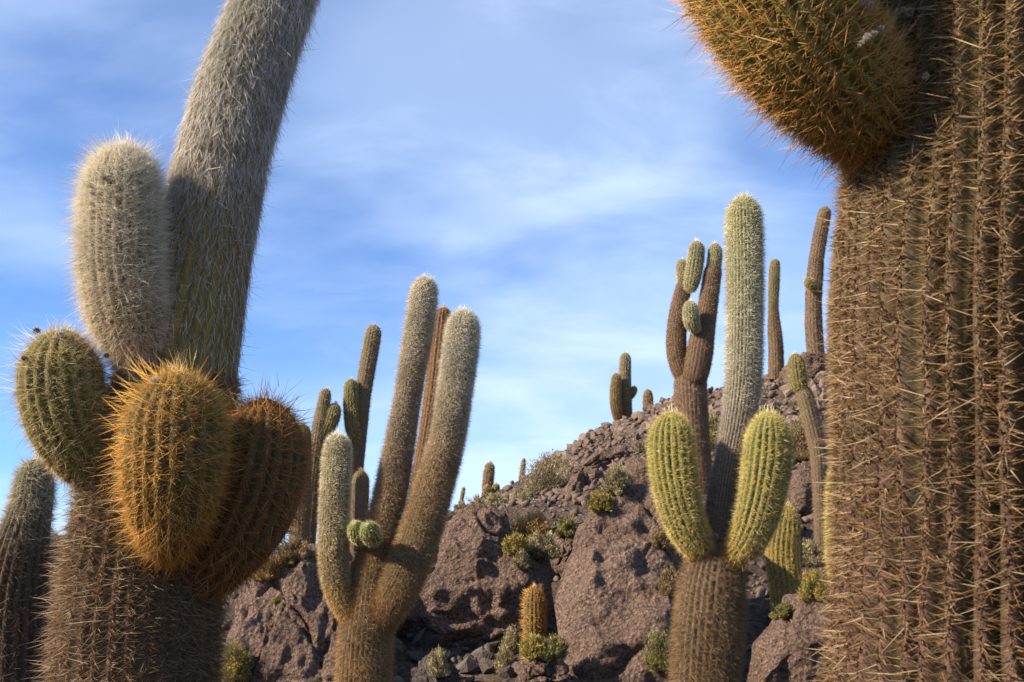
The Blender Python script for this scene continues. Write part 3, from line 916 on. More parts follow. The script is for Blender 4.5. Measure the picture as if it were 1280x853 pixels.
# yellow-green arm on the left
P, R = px_path([(165, 610, 24, .02), (128, 590, 36, -.06), (98, 560, 46, -.1), (80, 515, 53, -.12), (76, 465, 54, -.12), (79, 412, 47, -.12)], 2.98)
make_stem(root, org, 'arm', P, R, 20, 0.13, 0.020, [(0, (.13, .09, .03)), (.4, (.125, .115, .035)), (1, (.14, .125, .045))], [(0, (.06, .062, .018))],
    [dict(spacing=.011, n=18, len=(.014, .030), wid=.0011, spread=.75, sub=3, out=(.3, .9), side=(.1, .9), along=(-.5, .4), cols=[(0, (.50, .30, .12)), (.4, (.5, .42, .2)), (1, (.56, .46, .24))], cols2=[(0, (.6, .42, .22)), (1, (.7, .62, .4))]),
     dict(spacing=.02, n=1.6, len=(.045, .075), wid=.0017, out=(.5, 1), side=(0, .8), along=(-.8, .5), cols=[(0, (.55, .40, .2))], cols2=[(0, (.72, .6, .4))], shape='cone', topgrow=.3)],
    label='stubby yellow-green arm with visible ribs', base_round=.05)
# orange arm in front
P, R = px_path([(212, 690, 26, -.10), (212, 660, 46, -.20), (215, 618, 61, -.28), (218, 566, 68, -.31), (220, 518, 66, -.31), (222, 464, 55, -.31)], 3.0)
make_stem(root, org, 'arm', P, R, 21, 0.12, 0.020, [(0, (.12, .07, .03)), (1, (.12, .09, .03))], [(0, (.06, .05, .018))],
    [dict(spacing=.0105, n=20, len=(.016, .034), wid=.0011, spread=.75, sub=3, out=(.3, .95), side=(.0, .9), along=(-.6, .4), cols=[(0, (.50, .20, .05)), (.4, (.56, .32, .09)), (1, (.64, .40, .12))], cols2=[(0, (.62, .32, .1)), (1, (.75, .55, .25))]),
     dict(spacing=.015, n=2.2, len=(.045, .085), wid=.0019, out=(.45, 1), side=(0, .8), along=(-1.0, .4), cols=[(0, (.55, .28, .08)), (1, (.64, .36, .08))], cols2=[(0, (.72, .5, .22)), (1, (.8, .55, .2))], shape='cone', topgrow=.45)],
    label='stubby arm bristling with orange spines', base_round=.05)
# brown-orange arm to the right, spine colours lowered to stand in for shade
P, R = px_path([(225, 735, 34, .02), (262, 700, 54, -.03), (296, 655, 66, -.08), (318, 600, 68, -.10), (327, 552, 64, -.10), (334, 498, 52, -.10)], 3.0)
make_stem(root, org, 'arm', P, R, 21, 0.13, 0.020, [(0, (.10, .06, .03)), (1, (.11, .075, .03))], [(0, (.05, .04, .016))],
    [dict(spacing=.011, n=16, len=(.016, .034), wid=.0011, spread=.75, sub=3, out=(.3, .95), side=(.0, .9), along=(-.6, .4), cols=[(0, (.28, .11, .035)), (1, (.38, .17, .05))], cols2=[(0, (.40, .20, .075)), (1, (.48, .28, .1))]),
     dict(spacing=.016, n=2.0, len=(.045, .085), wid=.0019, out=(.45, 1), side=(0, .8), along=(-.9, .5), cols=[(0, (.42, .20, .07)), (1, (.52, .25, .06))], cols2=[(0, (.6, .38, .18)), (1, (.66, .4, .14))], shape='cone', topgrow=.4)],
    label='stubby arm bristling with rust-brown spines darkened for shade', base_round=.05)
dried_flowers(root, org, [(46, 414, 5), (30, 448, 4), (36, 484, 3), (350, 494, 4), (126, 452, 4)], 2.84, [(.10, .055, .035), (.16, .09, .06)], 1)
dried_flowers(root, org, [(131, 222, 5), (158, 244, 4), (175, 247, 4), (176, 266, 4), (116, 242, 4), (113, 232, 4)], 2.68, [(.55, .5, .42), (.3, .25, .2)], 1)
dried_flowers(root, org, [(192, 476, 6), (74, 418, 6)], 2.6, [(.8, .78, .72), (.5, .45, .4)], 1)

# =================================================== generic layer sets for the middle distance
def bristle(c0, c1, sp=.02, n=10, ln=(.02, .045), w=.0022, along=(-.8, .3), out_=(.25, .9), droop=.05, rng_=(0, 1), cnt=None, spread=.85, lens=None):
    d = dict(spacing=sp, n=n, len=ln, wid=w, out=out_, side=(0, .95), along=along, cols=c0, cols2=c1, droop=droop, rng=rng_, spread=spread, sub=3 if n > 4 else 1)
    if cnt: d['cnt'] = cnt
    if lens: d['lens'] = lens
    return d

# far left dark column and its neighbour
P, R = ground_path([(8, 860, 50), (12, 790, 48), (18, 730, 43), (29, 672, 34), (41, 625, 27), (45, 574, 24)], 4.5)
root, org = cactus('dark brown leaning column with a pale woolly top beside the thick spiny foot', P[0])
make_stem(root, org, 'trunk', P, R, 22, .14, .025, [(0, (.07, .045, .03)), (.8, (.07, .045, .03)), (.9, (.12, .11, .06)), (1, (.14, .14, .07))], [(0, (.05, .035, .025))],
    [bristle([(0, (.08, .05, .032)), (.80, (.10, .062, .04)), (.90, (.40, .34, .24)), (1, (.54, .48, .35))], [(0, (.18, .115, .07)), (.80, (.20, .13, .085)), (.90, (.56, .50, .40)), (1, (.7, .64, .5))], .015, 13, (.02, .05), .0018),
     dict(spacing=.03, n=1.5, rng=(0, .75), len=(.05, .08), wid=.0022, out=(.3, 1), side=(0, .9), along=(-.9, .2), cols=[(0, (.2, .15, .1))], cols2=[(0, (.42, .35, .27))], shape='cone')])
P, R = ground_path([(76, 860, 20), (73, 780, 19), (70, 720, 17), (68, 668, 14)], 4.9)
root, org = cactus('thin brown column half hidden behind the thick spiny foot', P[0])
make_stem(root, org, 'trunk', P, R, 18, .14, .03, [(0, CORK)], [(0, DKB)], [bristle([(0, (.2, .14, .09))], [(0, (.4, .32, .22))], .02, 11, (.02, .045), .002)])

# =================================================== 4 three-armed cactus in the middle
P, R = ground_path([(453, 860, 36), (455, 820, 36.5), (459, 770, 34), (464, 725, 28), (470, 690, 24), (479, 655, 21.5), (488, 620, 21), (496, 575, 19.5), (507, 512, 17.8), (517, 450, 18), (525, 403, 18), (532, 347, 16.5)], 6.5)
root, org = cactus('pale candelabra cactus with two long raised arms and two knobs', P[0])
zz0, zz1 = P[0][2], P[-1][2]
tt = lambda py, px=490, Y=6.5: (at(px, py, Y)[2] - zz0) / (zz1 - zz0)
mid_c0 = [(0, (.25, .15, .07)), (tt(680), (.30, .19, .09)), (tt(560), (.36, .28, .20)), (tt(450), (.46, .40, .31)), (tt(400), (.56, .51, .42)), (1, (.66, .61, .50))]
mid_c1 = [(0, (.44, .30, .16)), (tt(680), (.48, .34, .19)), (tt(560), (.52, .43, .32)), (tt(450), (.62, .56, .46)), (tt(400), (.74, .69, .58)), (1, (.84, .79, .66))]
make_stem(root, org, 'trunk', P, R, 32, .10, .05, [(0, (.13, .09, .05)), (.7, (.14, .11, .07)), (1, (.17, .17, .08))], [(0, (.06, .045, .03))],
    [bristle(mid_c0, mid_c1, .015, 17, (.016, .036), .0019, (-.9, .3), lens=[(0, 1.5), (tt(640), 1.35), (tt(500), .9), (1, 1.15)]), bristle(mid_c0, mid_c1, .03, 1.5, (.035, .055), .002, (-.6, .4), (.5, 1))], per=5)
P, R = px_path([(465, 790, 20, 0), (482, 762, 25, -.05), (497, 735, 27, -.08), (513, 700, 27.5, -.08), (527, 660, 27, -.06), (537, 625, 26.5, -.05), (547, 590, 25.5, -.05), (559, 548, 22.5, -.05), (568, 490, 22.5, -.05), (575, 440, 23, -.05), (581, 388, 21, -.05)], 6.5)
make_stem(root, org, 'arm', P, R, 32, .09, .045, [(0, (.13, .09, .05)), (.5, (.14, .11, .06)), (1, (.17, .17, .09))], [(0, (.06, .045, .03))],
    [bristle([(0, (.28, .15, .07)), (.25, (.30, .20, .10)), (.5, (.40, .28, .16)), (.72, (.54, .47, .37)), (.85, (.64, .60, .50)), (1, (.72, .68, .57))],
             [(0, (.40, .25, .12)), (.25, (.46, .34, .19)), (.5, (.56, .43, .27)), (.72, (.70, .64, .53)), (.85, (.80, .76, .66)), (1, (.88, .84, .72))], .014, 17, (.016, .036), .0019, (-.8, .35), lens=[(0, 1.4), (.5, 1.2), (1, 1.15)]),
     bristle([(0, (.45, .33, .18)), (.7, (.62, .58, .48))], [(0, (.6, .48, .3)), (.7, (.76, .72, .62))], .03, 1.5, (.035, .055), .002, (-.6, .4), (.5, 1))], per=5, label='long raised arm with pale woolly top', base_round=.06)
P, R = px_path([(452, 785, 12, 0), (438, 768, 16, -.04), (424, 740, 18.5, -.06), (417, 705, 19.5, -.07), (417, 660, 20.5, -.07), (419, 610, 20.5, -.07), (421, 570, 19.5, -.07), (422, 542, 18, -.07)], 6.5)
make_stem(root, org, 'arm', P, R, 28, .10, .035, [(0, (.14, .09, .04)), (1, (.16, .15, .07))], [(0, (.06, .055, .03))],
    [bristle([(0, (.48, .24, .08)), (.2, (.50, .33, .14)), (.5, (.50, .42, .27)), (1, (.68, .62, .46))], [(0, (.62, .38, .16)), (.2, (.68, .52, .28)), (.5, (.70, .62, .46)), (1, (.86, .80, .64))], .014, 13, (.015, .034), .0020, (-.6, .35))], per=5, base_round=.05)
for (px, py, rp, dy) in [(447, 667, 12.5, -.18), (463, 668, 13.5, -.26)]:
    P, R = px_path([(px + 8, py + 9, rp * .6, dy + .12), (px + 3, py + 4, rp * .95, dy + .05), (px, py, rp * 1.0, dy), (px - 2, py - 6, rp * .98, dy - .04), (px - 4, py - 12, rp * .9, dy - .08)], 6.5)
    make_stem(root, org, 'knob', P, R, 14, .2, .008, [(0, (.16, .19, .05))], [(0, (.06, .08, .02))],
        [bristle([(0, (.62, .5, .2))], [(0, (.8, .74, .5))], .012, 6, (.012, .026), .0017, (-.5, .5))], per=6, label='small round green knob', base_round=.04)

# orange column behind it
P, R = ground_path([(508, 720, 12), (516, 660, 12), (525, 600, 12), (536, 540, 13), (545, 480, 14), (551, 425, 14), (555, 384, 12)], 12.2)
root, org = cactus('slim orange-brown column rising between the pale candelabra arms', P[0])
make_stem(root, org, 'trunk', P, R, 16, .14, .04, [(0, (.13, .07, .035))], [(0, DKB)],
    [bristle([(0, (.34, .17, .06)), (1, (.5, .28, .08))], [(0, (.48, .28, .12)), (1, (.64, .42, .16))], .025, 9, (.02, .05), .0035)], per=5)

# =================================================== 5 group on the left slab
def slim(label, trunk_px, Y, cols0, cols1, arms=(), ribs=16, w=.0035, ring=.07, skin=(.12, .09, .05), n=9, group=None, sp=.025, ln=(.018, .042), armcols=None, parts='arm'):
    P, R = ground_path(trunk_px, Y)
    root, org = cactus(label, P[0], group=group)
    make_stem(root, org, 'trunk', P, R, ribs, .10, ring, [(0, skin), (.7, skin), (1, (.13, .115, .05))], [(0, DKB)], [bristle(cols0, cols1, sp, n, ln, w)], per=5)
    for a in arms:
        P, R = px_path(a, Y)
        c = armcols or ([(0, (.42, .28, .1)), (1, (.5, .42, .2))], [(0, (.55, .4, .18)), (1, (.66, .58, .34))])
        make_stem(root, org, parts, P, R, ribs, .15, ring * .5, [(0, (.13, .10, .04)), (1, (.14, .12, .05))], [(0, DGRN)], [bristle(c[0], c[1], sp, n, ln, w)], per=5, base_round=.03)
    return root
bt0 = [(0, (.16, .11, .065)), (.55, (.22, .15, .09)), (.75, (.36, .28, .17)), (1, (.5, .42, .24))]
bt1 = [(0, (.26, .19, .12)), (.55, (.34, .26, .16)), (.75, (.48, .40, .26)), (1, (.62, .54, .36))]
slim('thin brown stem with a pale knob top and one green arm on the rock slab', [(382, 715, 10), (388, 640, 11), (395, 575, 11), (401, 530, 10.5), (404, 508, 8.5), (408, 486, 8)], 13, bt0, bt1,
     [[(398, 562, 6), (406, 545, 9.5), (414, 525, 11), (420, 504, 9.5)]])
slim('tall thin tapering stem with one short arm on the rock slab', [(432, 715, 12), (438, 640, 12), (446, 560, 11.5), (453, 500, 11), (461, 450, 11), (466, 420, 11), (468, 406, 10)], 13.2, bt0, bt1,
     [[(446, 556, 6, -.05), (441, 538, 9.5, -.1), (439, 510, 10.5, -.1), (439, 474, 9.5, -.1)]])
slim('short brown club-shaped stem beside the tall tapering one', [(448, 715, 12), (449, 660, 12), (450, 620, 12.5), (451, 588, 11.5)], 13.0, [(0, (.2, .11, .05)), (1, (.3, .17, .07))], [(0, (.32, .2, .1)), (1, (.44, .28, .13))])
slim('brown column standing close behind the rust-spined arm', [(372, 730, 13), (375, 650, 13), (377, 590, 13), (378, 530, 12)], 12.6, [(0, (.2, .12, .05)), (1, (.33, .2, .08))], [(0, (.34, .22, .1)), (1, (.46, .32, .15))])

# =================================================== 6 pale column with two yellow-green arms
P, R = ground_path([(880, 870, 42), (883, 810, 44.5), (887, 760, 46), (891, 722, 42), (896, 688, 33), (902, 650, 25), (908, 602, 21), (915, 565, 20.5), (923, 525, 22.5), (929, 475, 23.2), (931, 400, 23.5), (931, 320, 24), (930, 280, 23), (929, 246, 21)], 6.0)
root, org = cactus('tall pale green-white column with two plump yellow-green arms', P[0])
zz0, zz1 = P[0][2], P[-1][2]
tt = lambda py: (at(920, py, 6.0)[2] - zz0) / (zz1 - zz0)
cc0 = [(0, (.18, .115, .06)), (tt(700), (.20, .13, .07)), (tt(640), (.22, .18, .14)), (tt(560), (.27, .23, .19)), (tt(500), (.42, .38, .32)), (tt(430), (.54, .52, .42)), (tt(300), (.52, .50, .34)), (1, (.58, .54, .34))]
cc1 = [(0, (.36, .25, .14)), (tt(700), (.38, .27, .16)), (tt(640), (.36, .31, .26)), (tt(560), (.42, .38, .33)), (tt(500), (.6, .57, .5)), (tt(430), (.72, .70, .6)), (tt(300), (.70, .68, .52)), (1, (.78, .74, .54))]
make_stem(root, org, 'trunk', P, R, 30, .095, .04, [(0, CORK), (tt(660), (.13, .10, .07)), (tt(520), (.2, .17, .13)), (tt(430), (.24, .225, .14)), (1, (.22, .21, .10))],
    [(0, (.06, .045, .03)), (tt(560), (.09, .07, .055)), (tt(430), (.14, .13, .06)), (1, (.13, .13, .045))],
    [bristle(cc0, cc1, .014, 12, (.016, .038), .0019, (-.7, .3), cnt=[(0, 22), (tt(690), 18), (tt(640), 6), (tt(560), 6), (tt(480), 10), (1, 11)], lens=[(0, 1.6), (tt(690), 1.5), (tt(640), .8), (tt(500), .9), (tt(430), 1.1), (1, 1.25)]),
     bristle(cc0, cc1, .03, 1.2, (.035, .055), .0018, (-.6, .4), (.5, 1))], per=6)
yc0 = [(0, (.52, .32, .10)), (.3, (.54, .44, .16)), (1, (.62, .50, .18))]; yc1 = [(0, (.66, .46, .2)), (.3, (.72, .64, .36)), (1, (.80, .70, .38))]
P, R = px_path([(898, 690, 14, 0), (880, 686, 20, -.05), (864, 668, 26, -.09), (851, 636, 30, -.12), (843, 598, 32.5, -.12), (840, 560, 32.5, -.12), (839, 515, 27, -.12)], 6.0)
make_stem(root, org, 'arm', P, R, 21, .17, .022, [(0, (.17, .13, .04)), (1, (.18, .18, .05))], [(0, (.08, .10, .025))],
    [bristle(yc0, yc1, .010, 14, (.014, .032), .0015, (-.5, .4), spread=.5), bristle(yc0, yc1, .018, 2.4, (.035, .06), .0018, (-.4, .5), (.5, 1))], per=6, base_round=.05)
P, R = px_path([(902, 694, 14, -.04), (921, 690, 20, -.11), (936, 670, 27, -.16), (948, 636, 31, -.19), (956, 596, 33, -.19), (960, 558, 32.5, -.19), (961, 515, 27, -.19)], 6.0)
make_stem(root, org, 'arm', P, R, 21, .17, .022, [(0, (.17, .13, .04)), (1, (.19, .19, .06))], [(0, (.08, .10, .025))],
    [bristle(yc0, yc1, .010, 14, (.014, .032), .0015, (-.5, .4), spread=.5), bristle(yc0, yc1, .018, 2.4, (.035, .06), .0018, (-.4, .5), (.5, 1))], per=6, base_round=.05)
dried_flowers(root, org, [(892, 672, 7)], 5.7, [(.4, .37, .3), (.25, .2, .15)], 1)

# =================================================== 7 branching cactus behind it
P, R = ground_path([(872, 610, 20), (868, 560, 20.5), (865, 510, 21.5), (863, 480, 22), (862, 458, 20)], 14)
root, org = cactus('reddish-brown forked cactus with pale young tips on its branches', P[0])
rb0 = [(0, (.22, .13, .075)), (.6, (.28, .18, .11)), (1, (.33, .235, .16))]; rb1 = [(0, (.36, .23, .14)), (.6, (.43, .30, .20)), (1, (.50, .38, .28))]
make_stem(root, org, 'trunk', P, R, 26, .08, .06, [(0, (.12, .08, .05))], [(0, DKB)], [bristle(rb0, rb1, .02, 14, (.02, .045), .0038)], per=5)
for path in ([(858, 478, 12), (849, 455, 13.5), (845, 430, 13.2), (847, 400, 12.3), (851, 375, 11), (856, 350, 9.5)],
             [(866, 482, 15, -.1), (872, 455, 17.5, -.15), (876, 430, 17, -.15), (881, 405, 14.5, -.15), (886, 375, 12.5, -.15), (891, 340, 11, -.15), (893, 328, 9, -.15)]):
    P, R = px_path(path, 14)
    make_stem(root, org, 'arm', P, R, 22, .08, .06, [(0, (.12, .08, .05))], [(0, DKB)], [bristle(rb0, rb1, .02, 13, (.018, .042), .0038)], per=5, label='reddish-brown branch', base_round=.08)
yt0 = [(0, (.50, .45, .24)), (1, (.66, .61, .44))]; yt1 = [(0, (.66, .60, .40)), (1, (.84, .80, .64))]
for path in ([(854, 355, 7), (853, 343, 7.5), (852, 333, 7), (853, 324, 6)],
             [(862, 366, 6, -.12), (864, 355, 10, -.15), (867, 340, 11.5, -.15), (870, 320, 11.5, -.15), (871, 301, 10, -.15)],
             [(891, 340, 8.5, -.15), (893, 328, 9.5, -.15), (894, 316, 9.5, -.15), (893, 304, 8.5, -.15)],
             [(872, 415, 6, -.25), (866, 406, 10, -.33), (864, 396, 11, -.36), (863, 386, 10.5, -.38), (863, 376, 9, -.38)]):
    P, R = px_path(path, 14)
    make_stem(root, org, 'young_shoot', P, R, 16, .17, .02, [(0, (.18, .17, .08))], [(0, (.08, .08, .035))], [bristle(yt0, yt1, .016, 16, (.014, .034), .003, spread=.6)], per=5, label='pale green young shoot', base_round=.06)

# =================================================== 8..12 cacti on the right part of the hill
slim('slim reddish column with a green tip standing on the ridge', [(970, 475, 9.5), (970, 440, 10), (968, 410, 8.5), (967, 390, 6.5), (967, 370, 6.8), (968, 345, 7), (969, 324, 6)], 26, [(0, (.24, .13, .07)), (.5, (.26, .16, .09)), (.62, (.30, .27, .12)), (1, (.4, .38, .2))], [(0, (.36, .22, .13)), (.5, (.38, .26, .16)), (.62, (.44, .4, .22)), (1, (.56, .52, .32))], ribs=16, w=.006, ring=.08, sp=.045, n=14, ln=(.03, .06))
slim('brown column with one small green knob standing on the ridge rock', [(1021, 455, 11.5), (1018, 425, 11.5), (1017, 390, 11), (1018, 355, 10.5), (1022, 315, 9.5), (1029, 275, 8.5), (1033, 259, 7.5)], 25, [(0, (.2, .12, .07)), (1, (.30, .18, .10))], [(0, (.32, .2, .13)), (1, (.42, .28, .17))],
     [[(1020, 362, 4, -.2), (1015, 358, 6.5, -.3), (1011, 353, 7.5, -.32), (1007, 348, 6.5, -.32)]], ribs=16, w=.006, ring=.08, sp=.045, n=14, ln=(.03, .06), parts='knob')
slim('tan column half hidden behind the massive ribbed trunk', [(1082, 860, 34), (1080, 700, 34), (1074, 600, 34), (1070, 500, 35), (1069, 440, 34), (1070, 380, 35), (1074, 300, 33), (1084, 250, 29)], 5.2, [(0, (.28, .19, .10)), (1, (.36, .25, .13))], [(0, (.42, .3, .18)), (1, (.52, .4, .24))],
     [[(1062, 740, 12), (1054, 725, 16), (1050, 690, 17), (1050, 640, 17.5), (1051, 580, 15)]], ribs=22, w=.002, ring=.03, sp=.016, n=12, armcols=(yc0, yc1))
slim('slender crooked brown cactus with a plump green tip', [(1026, 700, 8.5), (1025, 650, 8.5), (1024, 600, 9.5), (1021, 556, 11.5), (1013, 522, 12.5), (1006, 495, 12), (1001, 482, 10.5)], 12, [(0, (.17, .115, .075)), (1, (.27, .17, .10))], [(0, (.30, .22, .16)), (1, (.40, .28, .18))],
     [[(1002, 490, 9), (998, 477, 12), (996, 462, 12.3), (994, 442, 10)]], ribs=15, w=.003, ring=.04, armcols=([(0, (.40, .32, .1)), (1, (.5, .34, .1))], [(0, (.5, .42, .17)), (1, (.66, .5, .2))]), parts='young_shoot')
P, R = ground_path([(984, 775, 19), (982, 735, 22), (978, 695, 22.5), (981, 660, 20.5), (985, 632, 17)], 10.5)
root, org = cactus('stout yellow-spined cactus standing behind the rounded boulder', P[0])
make_stem(root, org, 'trunk', P, R, 20, .16, .02, [(0, (.15, .11, .04)), (1, (.15, .13, .04))], [(0, (.07, .065, .02))], [bristle([(0, (.58, .38, .11)), (1, (.56, .40, .12))], [(0, (.74, .56, .24)), (1, (.74, .60, .28))], .014, 18, (.014, .036), .0026)], per=6)
P, R = ground_path([(668, 812, 14), (668, 785, 14.5), (668, 760, 14.5), (668, 733, 13)], 10.0)
root, org = cactus('small orange-spined young cactus beside the smooth rock slab', P[0])
make_stem(root, org, 'trunk', P, R, 16, .14, .02, [(0, (.13, .09, .03))], [(0, (.06, .05, .02))],
    [bristle([(0, (.42, .24, .06)), (1, (.56, .26, .06))], [(0, (.55, .36, .12)), (1, (.72, .42, .15))], .02, 8, (.016, .04), .0028), dict(spacing=.035, n=2, len=(.04, .07), wid=.0032, out=(.5, 1), side=(0, .7), along=(-.3, .5), cols=[(0, (.55, .3, .1))], cols2=[(0, (.72, .48, .22))], shape='cone', topgrow=.3)], per=6)

# ridge cacti
ob0 = [(0, (.30, .16, .07)), (.5, (.34, .22, .1)), (1, (.46, .34, .16))]; ob1 = [(0, (.44, .27, .13)), (.5, (.5, .36, .18)), (1, (.62, .5, .3))]
gp0 = [(0, (.30, .17, .08)), (.4, (.34, .25, .13)), (.7, (.42, .37, .24)), (1, (.54, .5, .36))]; gp1 = [(0, (.42, .27, .14)), (.4, (.5, .4, .24)), (.7, (.58, .53, .38)), (1, (.7, .66, .52))]
slim('pale-tipped thick stem with a shorter brown twin and a side knob on the rubble ridge', [(782, 526, 8.5), (782, 495, 8.2), (781, 470, 8), (782, 441, 7.3)], 32, gp0, gp1,
     [[(774, 526, 7, -.2), (770, 508, 7.6, -.3), (769, 490, 7.3, -.3), (771, 467, 6, -.3)], [(784, 499, 2.5), (789, 495, 3.8), (792, 489, 4.4), (793, 483, 3.8)]], ribs=16, w=.008, ring=.1, sp=.05, n=15, ln=(.03, .065), armcols=(ob0, ob1))
slim('lone small orange-brown stub on top of the rubble ridge', [(810, 512, 6.5), (810, 502, 6.5), (810, 487, 5.8)], 31.5, ob0, ob1, ribs=14, w=.008, ring=.08, sp=.05, n=15, ln=(.03, .06))
slim('orange-brown stem with two small pups among dry shrubs on the skyline', [(609, 628, 7), (610, 605, 7), (611, 592, 7), (613, 578, 6)], 27, ob0, ob1,
     [[(610, 622, 3), (609, 615, 4.6, -.3), (608, 607, 4.2, -.3)], [(614, 620, 3), (619, 613, 5, -.2), (621, 605, 4.5, -.2)]], ribs=14, w=.008, ring=.08, sp=.05, n=15, ln=(.03, .06), armcols=(ob0, ob1), parts='pup')
slim('thin grey-green stem on the skyline behind the large dry shrub', [(650, 612, 3.6), (653, 590, 3.4), (655, 573, 3)], 34, bt0, bt1, ribs=12, w=.01, ring=.1, sp=.09, n=7, ln=(.03, .06))
slim('tiny distant grey stem on the skyline where the ridge begins', [(575, 640, 2.8), (577, 625, 2.7), (580, 609, 2.3)], 36, bt0, bt1, ribs=12, w=.01, ring=.1, sp=.09, n=7, ln=(.03, .06))

# ------------------------------------------------------------------ shrubs
PAL = {
    'sage': [(.34, .29, .15), (.25, .20, .10), (.42, .37, .21), (.17, .13, .07)],
    'dry': [(.30, .24, .13), (.20, .15, .08), (.38, .31, .18), (.14, .10, .06)],
    'green': [(.22, .20, .06), (.30, .26, .09), (.15, .14, .05), (.12, .09, .04)],
    'yellow': [(.38, .29, .07), (.28, .22, .05), (.20, .17, .05)],
    'rust': [(.34, .20, .06), (.26, .14, .05), (.38, .28, .1)],
    'brown': [(.22, .15, .07), (.15, .10, .05), (.30, .22, .1)],
}
BVH = BVHTree.FromPolygons(np.concatenate(SURF_V).tolist(), np.concatenate(SURF_F).tolist())
def surface(px, py):
    h = BVH.ray_cast(Vector(EYE), Vector(ray(px, py)).normalized())
    return np.array(h[0]) if h[0] is not None else None
def shrub(label, px, py, wpx, hpx, pal, Y=None, dens=1.0, upright=0.5):
    if Y is None:
        p = surface(px, py)
    else:
        p = at(px, py, Y)
    d = depth(p)
    w, h = wpx * d / FPX / 2, hpx * d / FPX
    p = np.array(p) - np.array([0, 0, 0.03])
    root = thing('shrub', label, 'shrub', tuple(p))
    _seed[0] += 7
    r = np.random.default_rng(_seed[0])
    nb = int(85 * dens)
    th_ = r.uniform(0, 6.283, nb); el = np.arccos(r.uniform(0.0, 1, nb) ** (0.5 + upright * .6))
    el = np.clip(el, 0, 1.45)
    ln = r.uniform(.75, 1.0, nb)
    tipo = np.stack([np.sin(el) * np.cos(th_) * w, np.sin(el) * np.sin(th_) * w, np.cos(el) * h], 1) * ln[:, None]
    lump = 1 + 0.18 * vnoise(tipo / max(w, h) * 2.2 + _seed[0], 5)
    tipo *= lump[:, None]
    base = r.normal(0, .06, (nb, 3)) * np.array([w, w, 0])
    bag = SpineBag()
    D = tipo - base; L = np.linalg.norm(D, axis=1); D /= L[:, None] + 1e-9
    bw = max(0.006, 1.0 * d / FPX)
    bag.cones(base, D, L, np.full(nb, bw), np.tile([0, 0, .25], (nb, 1)), np.tile((.10, .075, .05), (nb, 1)) * r.uniform(.6, 1.3, nb)[:, None], r)
    o = bag.build('branches', root, np.zeros(3), TWIG); del o['kind']
    lv = SpineBag()
    npb = int(115 * dens)
    ib = np.repeat(np.arange(nb), npb)
    f = r.uniform(.3, 1.0, len(ib)) ** .8
    pos = base[ib] + (tipo[ib] - base[ib]) * f[:, None]
    pos += np.array([0, 0, 1]) * (L[ib] * .075 * f ** 2)[:, None]
    pos += r.normal(0, 1, pos.shape) * (max(w, h) * .055)
    dr = D[ib] * 0.6 + r.normal(0, .5, pos.shape) + np.array([0, 0, upright])
    dr /= np.linalg.norm(dr, axis=1, keepdims=True)
    ll = r.uniform(.6, 1.3, len(ib)) * max(0.022, 3.0 * d / FPX)
    pc = np.array(PAL[pal])
    col = pc[r.integers(len(pc), size=nb)][ib] * r.uniform(.65, 1.25, len(ib))[:, None]
    ok = pos[:, 2] > 0
    lv.blades(pos[ok], dr[ok], ll[ok], np.full(ok.sum(), max(.006, 1.2 * d / FPX)), r.normal(0, .2, (ok.sum(), 3)), np.clip(col[ok], .01, .8), r)
    o = lv.build('foliage', root, np.zeros(3), LEAF)
    return root
S = shrub
S('dense olive shrub on the slope above the leaning boulder', 690, 612, 60, 46, 'dry', 23, 1.2)
S('large dry olive-brown shrub beside the leaning boulder', 684, 640, 84, 68, 'dry', 20, 1.4)
S('grey-green sage shrub on the skyline over the cracked outcrop', 612, 641, 62, 25, 'sage', 18.5, 1.1)
S('low pale shrub at the left end of the skyline', 578, 642, 26, 14, 'dry', 18, .7)
S('pale sage shrub in front of the large dry one', 655, 645, 44, 36, 'sage', 18, 1.0)
S('rust-orange shrub growing beside the cracked outcrop', 662, 676, 64, 38, 'rust', None, 1.2)
S('pale yellow-green shrub below the rust-orange one', 676, 696, 52, 36, 'sage', None, 1.1)
S('yellow-green tuft hanging beside the rust-orange shrub', 644, 690, 34, 28, 'yellow', None, .9)
S('small pale tuft in the cleft of the outcrop', 652, 708, 22, 24, 'sage', None, .7)
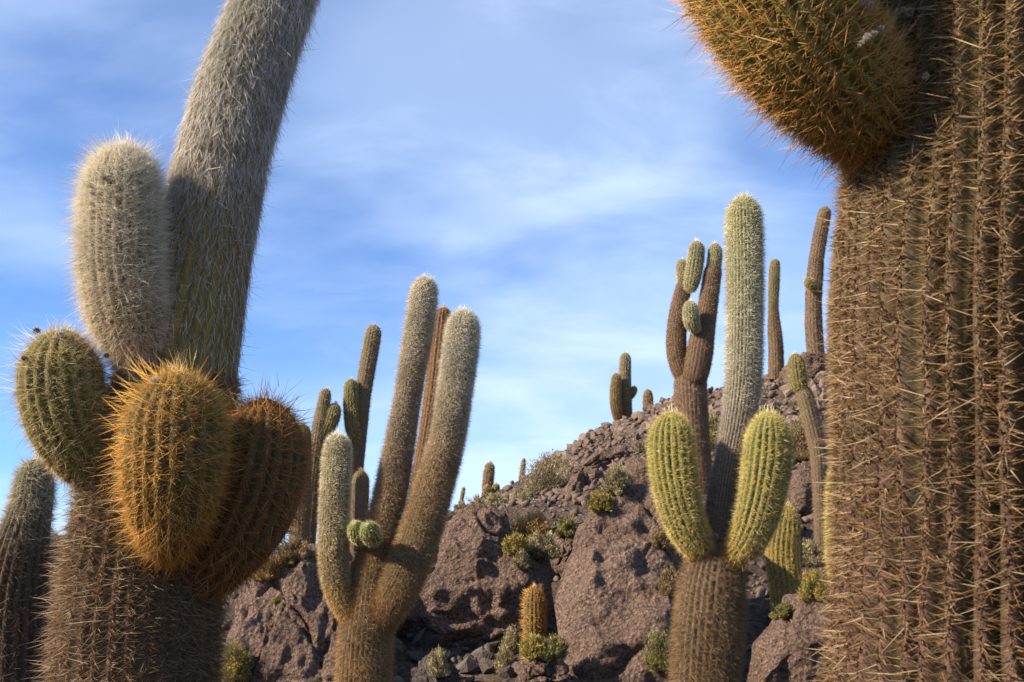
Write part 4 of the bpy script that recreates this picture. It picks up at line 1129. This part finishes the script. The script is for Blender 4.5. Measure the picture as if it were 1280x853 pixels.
S('yellow-green tuft on the shoulder of the smooth slab', 708, 668, 32, 26, 'green', None, .8)
S('grey-green shrub over the top of the smooth slab', 772, 616, 40, 36, 'sage', None, 1.0)
S('ochre shrub spilling over the top of the smooth slab', 752, 636, 42, 24, 'yellow', None, 1.0)
S('dry tuft beside the rubble left of the yellow-green arm', 802, 576, 34, 26, 'dry', 20, .8)
S('low sage tuft above the smooth slab near the yellow-green arm', 806, 600, 30, 22, 'sage', 16.5, .8)
S('pale sage shrub at the foot of the small orange cactus', 643, 815, 34, 42, 'sage', None, 1.0, .9)
S('yellow-brown shrub wrapped round the small orange cactus', 668, 818, 36, 30, 'yellow', None, .9)
S('dark olive shrub against the smooth slab', 692, 822, 36, 32, 'green', None, .9)
S('pale tuft below the small orange cactus', 630, 842, 32, 34, 'sage', None, .9, .8)
S('pale upright tuft among the dark gully stones', 548, 842, 26, 34, 'sage', None, .9, 1.0)
S('dark green shrub at the foot of the pale column', 826, 836, 46, 44, 'green', None, 1.2)
S('olive tuft in the crack behind the plump left arm', 826, 682, 30, 28, 'brown', None, .8)
S('dry brown tuft between slab and pale column', 838, 742, 34, 34, 'brown', None, .9)
S('dry olive shrub behind the plump right arm', 1000, 575, 50, 52, 'brown', None, 1.0)
S('dark olive shrub behind the base of the forked cactus', 892, 560, 26, 50, 'green', None, .9)
S('yellow-green tuft by the stout yellow cactus', 1018, 748, 40, 34, 'yellow', None, .9)
S('pale sage tuft at the foot of the slender crooked cactus', 1014, 706, 32, 36, 'sage', None, .9, .8)
S('green-grey tuft under the stout yellow cactus', 985, 770, 40, 22, 'green', None, .8)
S('brown dry shrub on top of the big rock slab', 368, 704, 60, 34, 'brown', None, 1.1)
S('ochre dry shrub on the edge of the big rock slab', 335, 722, 50, 34, 'rust', None, 1.0)
S('yellow-flowered shrub at the foot of the big rock slab', 290, 850, 44, 54, 'yellow', None, 1.0)
S('small yellow tuft growing on the big rock slab', 346, 752, 8, 9, 'yellow', None, .3)
S('small brown tuft growing on the big rock slab', 340, 786, 12, 14, 'brown', None, .3)
